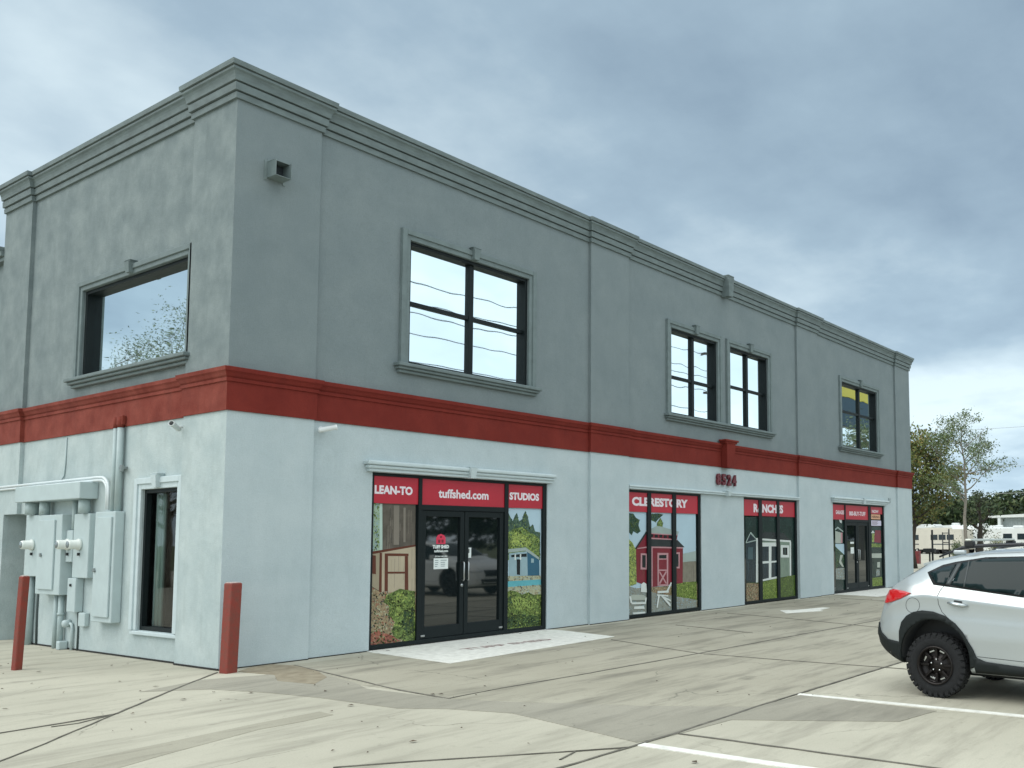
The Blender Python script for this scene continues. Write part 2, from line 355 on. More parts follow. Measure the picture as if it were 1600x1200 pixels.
# stains at the foot of the wall and in front of the doors
def pad(name, poly):
    o = sheet(name, poly, .006, WPAINT); return o
pad('entrance_pad', [(2.24, .16), (6.04, .16), (6.06, -.35), (5.72, -1.81), (1.99, -2.06), (2.2, -.2)])
pad('entrance_pad', [(18.07, .16), (21.95, .16), (22.6, -.9), (21.9, -1.5), (17.6, -1.5), (17.95, -.5)])
pl = empty('pad_lettering', (4, -1, 0), 'faded dark red painted lettering on the white entrance pad', 'ground lettering')
me = text_mesh('TUFF SHED', 1.72, .20, .02)
for v in me.vertices: v.co = Vector((3.12+v.co.x-4, -1.12+v.co.y-v.co.x*.085+1, .009))
me.materials.clear(); me.materials.append(mat('worn red paint', (.23, .10, .095), .8, rgb2=(.45, .38, .36), vscale=14))
o = bpy.data.objects.new('lettering', me); COL.objects.link(o); o.parent = pl
def road_mark(label, poly, name='parking_line', cat='road marking'):
    b = MB(); b.prism(poly, lambda x, y, d: (x, y, d), -.01, .007); o = b.build(name, WPAINT)
    tag(o, label, cat, 'white stall lines' if name == 'parking_line' else None)
road_mark('white stall line beside the silver car', [(2.29, -7.15), (2.20, -7.17), (2.22, -12.4), (2.32, -12.4), (2.31, -9.5)])
road_mark('white stall line nearest the camera at the bottom edge', [(-.43, -7.16), (-.53, -7.2), (-.50, -12.4), (-.40, -12.4)])
road_mark('white painted traffic arrow on the lane', [(11.34, -2.03), (12.0, -1.5), (12.2, -1.75), (13.24, -1.95), (13.24, -2.15), (12.5, -2.25), (12.35, -2.42)], 'traffic_arrow')
# litter of small dark leaves
b = MB()
for i in range(150):
    if i < 60: x, y = random.uniform(-4, 3), random.uniform(-8, .0)
    elif i < 100: x, y = random.uniform(-3, 0), random.uniform(-3, 6)
    else: x, y = random.uniform(2, 24), random.uniform(-3.5, .0)
    if x > -.1 and y > -.05: continue
    s_ = random.choice((.012, .016, .02, .035)); a = random.uniform(0, 6.28); q = random.uniform(.35, .8)
    c, s2 = math.cos(a)*s_, math.sin(a)*s_
    b.face([(x+c, y+s2, .012), (x-s2*q, y+c*q, .020), (x-c, y-s2, .011), (x+s2*q, y-c*q, .015)])
tag(b.build('leaf_litter', mat('dry leaf', (.075, .055, .035), .9, var=.5, vscale=3), fix=False), kind='stuff')

# ---------------------------------------------------------------- the building
BLD = empty('commercial_building', (0, 0, 0), 'two storey stucco shop building, grey above and white below a red band', 'building')
def grid_wall(b, fn, s0, s1, z0, z1, d, ops, flip=False):
    """flat wall face at depth d with openings (a0,a1,b0,b1,reveal)"""
    ss = sorted({s0, s1, *[v for o in ops for v in o[:2] if s0 < v < s1]}); zs = sorted({z0, z1, *[v for o in ops for v in o[2:4] if z0 < v < z1]})
    for a, a2 in zip(ss, ss[1:]):
        for c, c2 in zip(zs, zs[1:]):
            ms, mz = (a+a2)/2, (c+c2)/2
            if any(o[0] < ms < o[1] and o[2] < mz < o[3] for o in ops): continue
            b.face([fn(a, c, d), fn(a2, c, d), fn(a2, c2, d), fn(a, c2, d)])
    for o in ops:
        a, a2, c, c2, r = o
        if c < z0 - 1e-6 and c2 <= z0 or a2 <= s0 or a >= s1 or c >= z1: continue
        e = d + r
        for q in ([(a, c), (a, c2)], [(a2, c2), (a2, c)], [(a, c2), (a2, c2)], [(a2, c), (a, c)]):
            if q[0][1] == q[1][1] == 0: continue
            b.face([fn(*q[0], d), fn(*q[1], d), fn(*q[1], e), fn(*q[0], e)])
FSEG = [(0, 1.25, 0), (1.25, 7.18, .06), (7.18, 8.38, 0), (8.38, 15.85, .06), (15.85, 17.1, 0), (17.1, 23.0, .06), (23.0, 24.3, 0)]
SSEG = [(0, 1.10, 0), (1.10, 6.5, .06), (6.5, 7.64, 0)]
SF = [(2.27, 6.04, 0, 2.68, .16), (8.38, 11.13, 0, 2.68, .16), (13.02, 15.85, 0, 2.68, .16), (18.07, 21.95, 0, 2.70, .16)]
UW = [(2.86, 5.50, 4.42, 6.42, .13), (9.93, 11.84, 4.42, 6.38, .13), (12.40, 14.28, 4.42, 6.38, .13), (18.78, 21.48, 4.42, 6.42, .13)]
LS = [(1.25, 2.27, .40, 2.40, .09)]
US = [(1.20, 4.47, 4.25, 5.66, .13)]
PASS = (6.26, 7.04, 0, 2.14, 1.3)
def walls(fn, segs, z0, z1, ops, m, name):
    b = MB()
    for i, (a, a2, d) in enumerate(segs):
        oo = [o for o in ops if o[0] < a2 and o[1] > a]
        grid_wall(b, fn, a, a2, z0, z1, d, oo)
        if i:
            pa, pb, pd = segs[i-1]
            if pd != d:
                lo, hi = min(pd, d), max(pd, d)
                zz0 = z0
                b.face([fn(a, zz0, lo), fn(a, z1, lo), fn(a, z1, hi), fn(a, zz0, hi)])
    return b.build(name, m, BLD)
walls(FRONT, FSEG, 0, 3.36, SF, WHITE, 'lower_wall')
walls(FRONT, FSEG, 3.36, 8.0, UW, GREY, 'upper_wall')
def walls_side():
    b = MB()
    grid_wall(b, SIDE, 0, 1.10, 0, 3.36, 0, []); grid_wall(b, SIDE, 1.10, 6.26, 0, 3.36, .06, LS)
    grid_wall(b, SIDE, 6.26, 6.5, 2.14, 3.36, .06, []); grid_wall(b, SIDE, 6.5, 7.04, 2.14, 3.36, 0, [])
    grid_wall(b, SIDE, 7.04, 7.64, 0, 3.36, 0, [])
    b.face([(0, 1.10, 0), (0, 1.10, 3.36), (.06, 1.10, 3.36), (.06, 1.10, 0)])
    b.face([(0, 6.5, 2.14), (0, 6.5, 3.36), (.06, 6.5, 3.36), (.06, 6.5, 2.14)])
    b.face([(0, 7.04, 0), (0, 7.04, 2.14), (1.3, 7.04, 2.14), (1.3, 7.04, 0)])       # passage jambs, back and head
    b.face([(.06, 6.26, 0), (.06, 6.26, 2.14), (1.3, 6.26, 2.14), (1.3, 6.26, 0)])
    b.face([(1.3, 6.26, 0), (1.3, 7.04, 0), (1.3, 7.04, 2.14), (1.3, 6.26, 2.14)])
    b.face([(0, 6.5, 2.14), (0, 7.04, 2.14), (1.3, 7.04, 2.14), (1.3, 6.5, 2.14)]); b.face([(.06, 6.26, 2.14), (.06, 6.5, 2.14), (1.3, 6.5, 2.14), (1.3, 6.26, 2.14)])
    b.build('lower_wall', WHITE_S, BLD)
walls_side()
walls(SIDE, SSEG, 3.36, 8.0, US, GREY_S, 'upper_wall')
b = MB()   # far end, parapet back, flat roof, core behind
b.face([(24.3, 0, 0), (24.3, 7.64, 0), (24.3, 7.64, 3.36), (24.3, 0, 3.36)]); b.build('lower_wall', WHITE, BLD, fix=False)
b = MB(); b.face([(24.3, 0, 3.36), (24.3, 7.64, 3.36), (24.3, 7.64, 8.0), (24.3, 0, 8.0)]); b.build('upper_wall', GREY, BLD, fix=False)
b = MB(); b.box(.35, 24.0, .40, 7.42, 7.5, 7.6)
b.build('roof', mat('roof membrane', (.45, .46, .44), .8, var=.1), BLD)
b = MB(); b.box(.01, 24.29, 7.44, 7.637, 0, 8.0); b.build('rear_wall', GREY_S, BLD)
b = MB(); b.box(.10, 23.9, 7.645, 20, 0, 6.72)
b.build('rear_wing', GREY_S, BLD)
b = MB(); b.box(.0, .4, 7.643, 20, 6.72, 6.80, .01); b.box(-.05, .4, 7.644, 20, 6.80, 6.90, .01); b.box(-.08, .42, 7.645, 20, 6.90, 6.97, .01)
b.build('cornice', TRIMGD, BLD)

PATH = [(0, 7.64), (0, 6.5), (.06, 6.5), (.06, 1.10), (0, 1.10), (0, 0), (1.25, 0), (1.25, .06), (7.18, .06), (7.18, 0), (8.38, 0), (8.38, .06), (15.85, .06), (15.85, 0), (17.1, 0), (17.1, .06), (23.0, .06), (23.0, 0), (24.3, 0), (24.3, 7.64)]
def sweep(prof, name, mats, split=5, close=True):
    nrm = []
    for (x0, y0), (x1, y1) in zip(PATH, PATH[1:]):
        l = math.hypot(x1-x0, y1-y0); nrm.append(((y1-y0)/l, -(x1-x0)/l))
    rings = []
    b = MB()
    for i, (x, y) in enumerate(PATH):
        if i == 0: o = nrm[0]
        elif i == len(PATH)-1: o = nrm[-1]
        else:
            a, c = nrm[i-1], nrm[i]; o = (a[0]+c[0], a[1]+c[1])
        rings.append([b.bm.verts.new((x+o[0]*d, y+o[1]*d, z)) for d, z in prof])
    for k, (a, c) in enumerate(zip(rings, rings[1:])):
        for j in range(len(prof)-1):
            f = b.bm.faces.new((a[j], a[j+1], c[j+1], c[j])); f.material_index = 0 if k < split else (1 if len(mats) > 1 else 0)
    for rg in (rings[0], rings[-1]): b.bm.faces.new(rg)
    return b.build(name, mats, BLD)
cor = [(-.02, 7.57), (.034, 7.57), (.038, 7.650), (.008, 7.652), (.008, 7.666), (.062, 7.668), (.068, 7.768), (.034, 7.770), (.034, 7.786), (.085, 7.789), (.088, 7.82), (.096, 7.86), (.112, 7.895), (.135, 7.918), (.135, 7.948), (.115, 7.950), (.115, 7.960), (.155, 7.963), (.16, 8.03), (-.25, 8.045), (-.25, 7.6)]
sweep(cor, 'cornice', [TRIMGD])
band = [(-.02, 3.36), (.022, 3.36), (.022, 3.735), (.040, 3.742), (.040, 3.785), (.030, 3.79), (.050, 3.81), (.066, 3.85), (.085, 3.875), (.088, 3.925), (-.02, 3.95)]
sweep(band, 'band', [RED_S, RED])
# open joint where the walls meet the paving
for fn_, segs_ in ((FRONT, FSEG), (SIDE, [(0, 1.1, 0), (1.1, 6.26, .06), (7.04, 7.64, 0)])):
    for a, c, d in segs_:
        ops_ = SF if fn_ is FRONT else []
        cuts = sorted([a, c] + [v for o_ in ops_ for v in o_[:2] if a < v < c])
        for p, q in zip(cuts, cuts[1:]):
            if any(o_[0] < (p+q)/2 < o_[1] for o_ in ops_): continue
            h_ = .014 if fn_ is FRONT else .024
            u0 = fn_(p, 0, d-.012); u1 = fn_(q, 0, d+.01)
            b = MB(); b.box(min(u0[0], u1[0]), max(u0[0], u1[0]), min(u0[1], u1[1]), max(u0[1], u1[1]), 0, h_); b.build('base_joint', mat('open joint', (.02, .02, .018), .95), BLD)
# keystones of cornice and band
def keystone(fn, c, z0, z1, w0, w1, d0, d1, m, cap=None, parent=None, name='keystone'):
    b = MB()
    P = [(c-w0/2, z0), (c+w0/2, z0), (c+w1/2, z1), (c-w1/2, z1)]
    A = [b.bm.verts.new(fn(p[0], p[1], d1-(0 if i < 2 else .02))) for i, p in enumerate(P)]; B = [b.bm.verts.new(fn(p[0], p[1], d0)) for p in P]
    b.bm.faces.new(A); b.bm.faces.new(B[::-1])
    for i in range(4): b.bm.faces.new((A[i], A[(i+1) % 4], B[(i+1) % 4], B[i]))
    if cap:
        cw, ch, cdp = cap
        for k, (zz_, ww) in enumerate(((0, .6), (ch*.5, 1.0))):
            x0, x1 = c-w1/2-cw*ww, c+w1/2+cw*ww
            q = [fn(x0, z1+zz_, d0), fn(x1, z1+zz_+ch*.5, d1-cdp*ww)]
            b.box(min(q[0][0], q[1][0]), max(q[0][0], q[1][0]), min(q[0][1], q[1][1]), max(q[0][1], q[1][1]), z1+zz_, z1+zz_+ch*.5-.001, .006)
    return b.build(name, m, parent or BLD)
keystone(FRONT, 12.13, 7.54, 8.0, .17, .24, .03, -.185, TRIMGD, (.015, .06, .01))
keystone(FRONT, 12.13, 3.345, 3.93, .30, .38, .03, -.13, RED, (.10, .09, .06))

# ---------------------------------------------------------------- windows
def trim_rect(b, fn, a0, a1, z0, z1, w_, d, proud, bottom=True):
    """moulded flat casing round an opening; two steps"""
    for k, (wi, pr) in enumerate(((w_, proud*.6), (w_*.55, proud))):
        o = w_ if k == 0 else w_-.003
        i0 = 0 if k == 0 else w_-wi
        segs = [((a0-o, a0-i0), (z0 if not bottom else z0-o, z1+o)), ((a1+i0, a1+o), (z0 if not bottom else z0-o, z1+o)), ((a0-i0, a1+i0), (z1+i0, z1+o))]
        if bottom: segs.append(((a0-i0, a1+i0), (z0-o, z0-i0)))
        for (s0, s1), (t0, t1) in segs:
            p = fn(s0, t0, d-pr); q = fn(s1, t1, d+.01)
            e = .0 if k == 0 else .0015
            b.box(min(p[0], q[0]), max(p[0], q[0]), min(p[1], q[1]), max(p[1], q[1]), t0+e, t1-e, .008, 2)
def bx(b, fn, a0, a1, z0, z1, d0, d1, bev=0.0):
    p = fn(a0, z0, d0); q = fn(a1, z1, d1)
    b.box(min(p[0], q[0]), max(p[0], q[0]), min(p[1], q[1]), max(p[1], q[1]), z0, z1, bev)
def sill(fn, a0, a1, z1, parent, d=.06, m=None):
    b = MB(); bx(b, fn, a0, a1, z1-.055, z1, d-.15, d+.02, .012); bx(b, fn, a0+.03, a1-.03, z1-.10, z1-.0552, d-.115, d+.02, .015); bx(b, fn, a0+.06, a1-.06, z1-.15, z1-.1002, d-.07, d+.02, .015)
    return b.build('sill', m or TRIMG, parent)
def upper_window(fn, o, trim_m, label, with_sill, muntins, tw=.17, glass=MIRROR, ks=True, sillspan=None, d=.06):
    a0, a1, z0, z1, r = o; g = d + r
    W = MB()
    fw_ = .055
    for (p0, p1, q0, q1) in ((a0, a0+fw_, z0, z1), (a1-fw_, a1, z0, z1), (a0+fw_, a1-fw_, z0, z0+fw_), (a0+fw_, a1-fw_, z1-fw_, z1)):
        bx(W, fn, p0, p1, q0, q1, max(d+.02, g-.20), g+.02, .004)
    if muntins:
        cx, cz = muntins
        bx(W, fn, cx-.05, cx+.05, z0+fw_, z1-fw_, g-.055, g+.015, .004); bx(W, fn, a0+fw_, cx-.05, cz-.032, cz+.032, g-.045, g+.014, .004); bx(W, fn, cx+.05, a1-fw_, cz-.032, cz+.032, g-.045, g+.014, .004)
    fr = W.build('window', BLACKAL, BLD); fr['label'] = label
    b = MB(); b.face([fn(a0, z0, g), fn(a1, z0, g), fn(a1, z1, g), fn(a0, z1, g)]); go = b.build('glass', glass, fr, fix=False)
    n_ = Vector(go.data.polygons[0].normal); out = Vector(fn(0, 0, -1))-Vector(fn(0, 0, 0))
    if n_.dot(out) < 0: go.data.flip_normals()
    b = MB(); trim_rect(b, fn, a0, a1, z0, z1, tw, d, .06, bottom=False); b.build('trim', trim_m, fr)
    if ks: keystone(fn, (a0+a1)/2, z1+.01, z1+tw+.02, .10, .15, d, d-.10, trim_m, (.02, .03, .01), fr)
    if with_sill: sill(fn, *sillspan, z0-.005, fr, d, trim_m)
    return fr
w1 = upper_window(FRONT, UW[0], TRIMG, 'large four pane window over the entrance reflecting sky and wires', True, (4.22, 5.44), sillspan=(2.60, 5.74))
w2 = upper_window(FRONT, UW[1], TRIMG, 'left one of the paired four pane windows', True, (10.93, 5.30), sillspan=(9.68, 14.5))
w3 = upper_window(FRONT, UW[2], TRIMG, 'right one of the paired four pane windows', False, (13.37, 5.42))
w4 = upper_window(FRONT, UW[3], TRIMG, 'farthest upper window reflecting a yellow sign', True, (20.28, 5.55), sillspan=(18.49, 21.72))
w5 = upper_window(SIDE, US[0], TRIMG, 'undivided wide window in the side wall reflecting a tree', True, None, tw=.15, sillspan=(1.00, 4.72), d=.06)
w6 = upper_window(SIDE, LS[0], TRIMW, 'tall narrow ground floor window with white surround', False, None, tw=.165, glass=CLEARG)
b = MB(); bx(b, SIDE, 1.10, 2.42, .34, .395, .01, .12, .01); b.build('sill', TRIMW, w6)
# the room behind the narrow window
b = MB(); b.face([(1.8, .7, .1), (1.8, 2.7, .1), (1.8, 2.7, 2.9), (1.8, .7, 2.9)]); b.face([(.3, .7, .1), (1.8, .7, .1), (1.8, .7, 2.9), (.3, .7, 2.9)]); b.face([(.3, 2.7, .1), (1.8, 2.7, .1), (1.8, 2.7, 2.9), (.3, 2.7, 2.9)])
b.face([(.3, .7, .1), (1.8, .7, .1), (1.8, 2.7, .1), (.3, 2.7, .1)]); b.face([(.3, .7, 2.9), (1.8, .7, 2.9), (1.8, 2.7, 2.9), (.3, 2.7, 2.9)])
b.build('interior', mat('dim room', (.05, .06, .06), .9, var=.3), BLD, fix=False)
b = MB()
for k in range(5): b.tube([(.22+.012*(k % 2), 2.14-.05*k, .42), (.22+.012*(k % 2), 2.14-.05*k, 2.5)], .03, 8)
tag(b.build('curtain', mat('pale green curtain', (.45, .56, .52), .9), None), 'pale vertical curtain panel behind the narrow side window', 'curtain')
ch = empty('wooden_chair', (.75, 1.55, .1), 'brown chair seen through the narrow side window', 'chair')
CHW = mat('dark wood', (.09, .035, .02), .5)
b = MB(); b.box(-.2, .2, -.2, .2, .44, .48, .01); b.build('seat', CHW, ch)
b = MB(); b.box(.17, .2, -.2, .2, .48, 1.1, .01); b.build('backrest', CHW, ch)
for sx in (-.17, .17):
    for sy in (-.17, .17):
        b = MB(); b.box(sx-.018, sx+.018, sy-.018, sy+.018, 0, .44); b.build('leg', CHW, ch)

# ---------------------------------------------------------------- shop fronts
YG, YF = .125, .10      # glass plane, frame face
def shopfront(o, mull, doorx=None, transom=None, label=None):
    a0, a1, z0, z1, r = o; b = MB(); t = .05
    bx(b, FRONT, a0, a0+t, .02, z1, YF-.02, YG+.03, .004); bx(b, FRONT, a1-t-.04, a1, .02, z1, YF-.02, YG+.03, .004)
    bx(b, FRONT, a0+t, a1-t-.04, z1-.05, z1, YF-.02, YG+.03, .004); bx(b, FRONT, a0+t, a1-t-.04, .02, .085, YF-.02, YG+.03, .004)
    for x0, x1 in mull: bx(b, FRONT, x0, x1, .085, z1-.05, YF-.019, YG+.03, .004)
    if doorx: bx(b, FRONT, doorx[0], doorx[1], 2.13, 2.215, YF-.015, YG+.03, .004)
    fr = b.build('shopfront_frame', BLACKAL, BLD)
    if label: fr['label'] = label
    edges = [a0] + [v for m_ in mull for v in m_] + [a1]
    for x0, x1 in zip(edges[::2], edges[1::2]):
        if doorx and abs(x0-doorx[0]) < .05: zlo = 2.215
        else: zlo = .085
        g = MB(); g.face([(x0, YG, zlo), (x1, YG, zlo), (x1, YG, z1-.05), (x0, YG, z1-.05)]); g.build('glass_pane', GLASSD, fr, fix=False)
    return fr
AY = .10                # printed films stand just in front of the glass frame pocket
def doors(x0, x1, label):
    for k, (a, c) in enumerate(((x0, (x0+x1)/2-.006), ((x0+x1)/2+.006, x1))):
        b = MB(); st = .085
        bx(b, FRONT, a, a+st, .09, 2.125, .100, .150, .004); bx(b, FRONT, c-st, c, .09, 2.125, .100, .150, .004)
        bx(b, FRONT, a+st, c-st, .09, .27, .100, .150, .004); bx(b, FRONT, a+st, c-st, 2.03, 2.125, .100, .150, .004)
        d = b.build('door', BLACKAL, BLD); d['label'] = ('left' if k == 0 else 'right') + ' leaf of ' + label
        g = MB(); g.face([(a+st, .135, .27), (c-st, .135, .27), (c-st, .135, 2.03), (a+st, .135, 2.03)]); g.build('glass', GLASSD, d, fix=False)
        hx = c-st/2 if k == 0 else a+st/2; s_ = 1 if k == 0 else -1
        h = MB(); h.tube([(hx, .10, 1.28), (hx, .05, 1.28), (hx, .042, 1.265), (hx, .042, .995), (hx, .05, .98), (hx, .10, .98)], .012, 8)
        h.build('handle', mat('brushed steel', (.45, .47, .47), .3, 1.0), d)
        if k == 0:
            h = MB(); h.lathe([(.001, 0), (.024, 0), (.026, .012), (.001, .012)], (hx, .088, .90), "y", 16); h.build('lock', mat('brushed steel', (.45, .47, .47), .3, 1.0), d)
        h = MB(); h.box(a+.01 if k == 0 else c-.09, a+.09 if k == 0 else c-.01, .09, .0999, .12, .15, .004); h.build('pivot', mat('brushed steel', (.45, .47, .47), .3, 1.0), d)
shopfront(SF[0], [(3.15, 3.22), (5.0, 5.09)], (3.22, 5.0), label='black frame of the first entrance with double doors')
shopfront(SF[1], [(9.12, 9.25), (10.03, 10.17)], label='black three pane frame under the address number')
shopfront(SF[2], [(13.80, 13.96), (14.75, 14.89)], label='black three pane frame of the second display window')
shopfront(SF[3], [(18.93, 19.02), (20.70, 20.90)], (19.02, 20.70), label='black frame of the far entrance')
doors(3.23, 4.99, 'the glass double door in the first entrance'); doors(19.03, 20.69, 'the glass double door in the far entrance')
def header(a0, a1, z, big, ksx, name='header_trim'):
    b = MB(); h = .15 if big else .085
    if big:
        b.box(a0, a1, -.07, .065, z+.10, z+.165, .02); b.box(a0+.02, a1-.02, -.045, .065, z+.045, z+.0998, .025); b.box(a0+.05, a1-.05, -.015, .065, z, z+.0448, .01)
    else:
        b.box(a0, a1, -.03, .065, z+.045, z+.085, .01); b.box(a0+.01, a1-.01, -.012, .065, z+.004, z+.0448, .01)
    b.build(name, TRIMW, BLD)
    keystone(FRONT, ksx, z-.01, z+h+.01, .10, .14, .065, -.09, TRIMW, (.01, .02, .005))
header(2.11, 6.16, 2.685, True, 4.12); header(8.385, 15.845, 2.685, False, 12.13); header(17.95, 22.1, 2.705, True, 20.05)
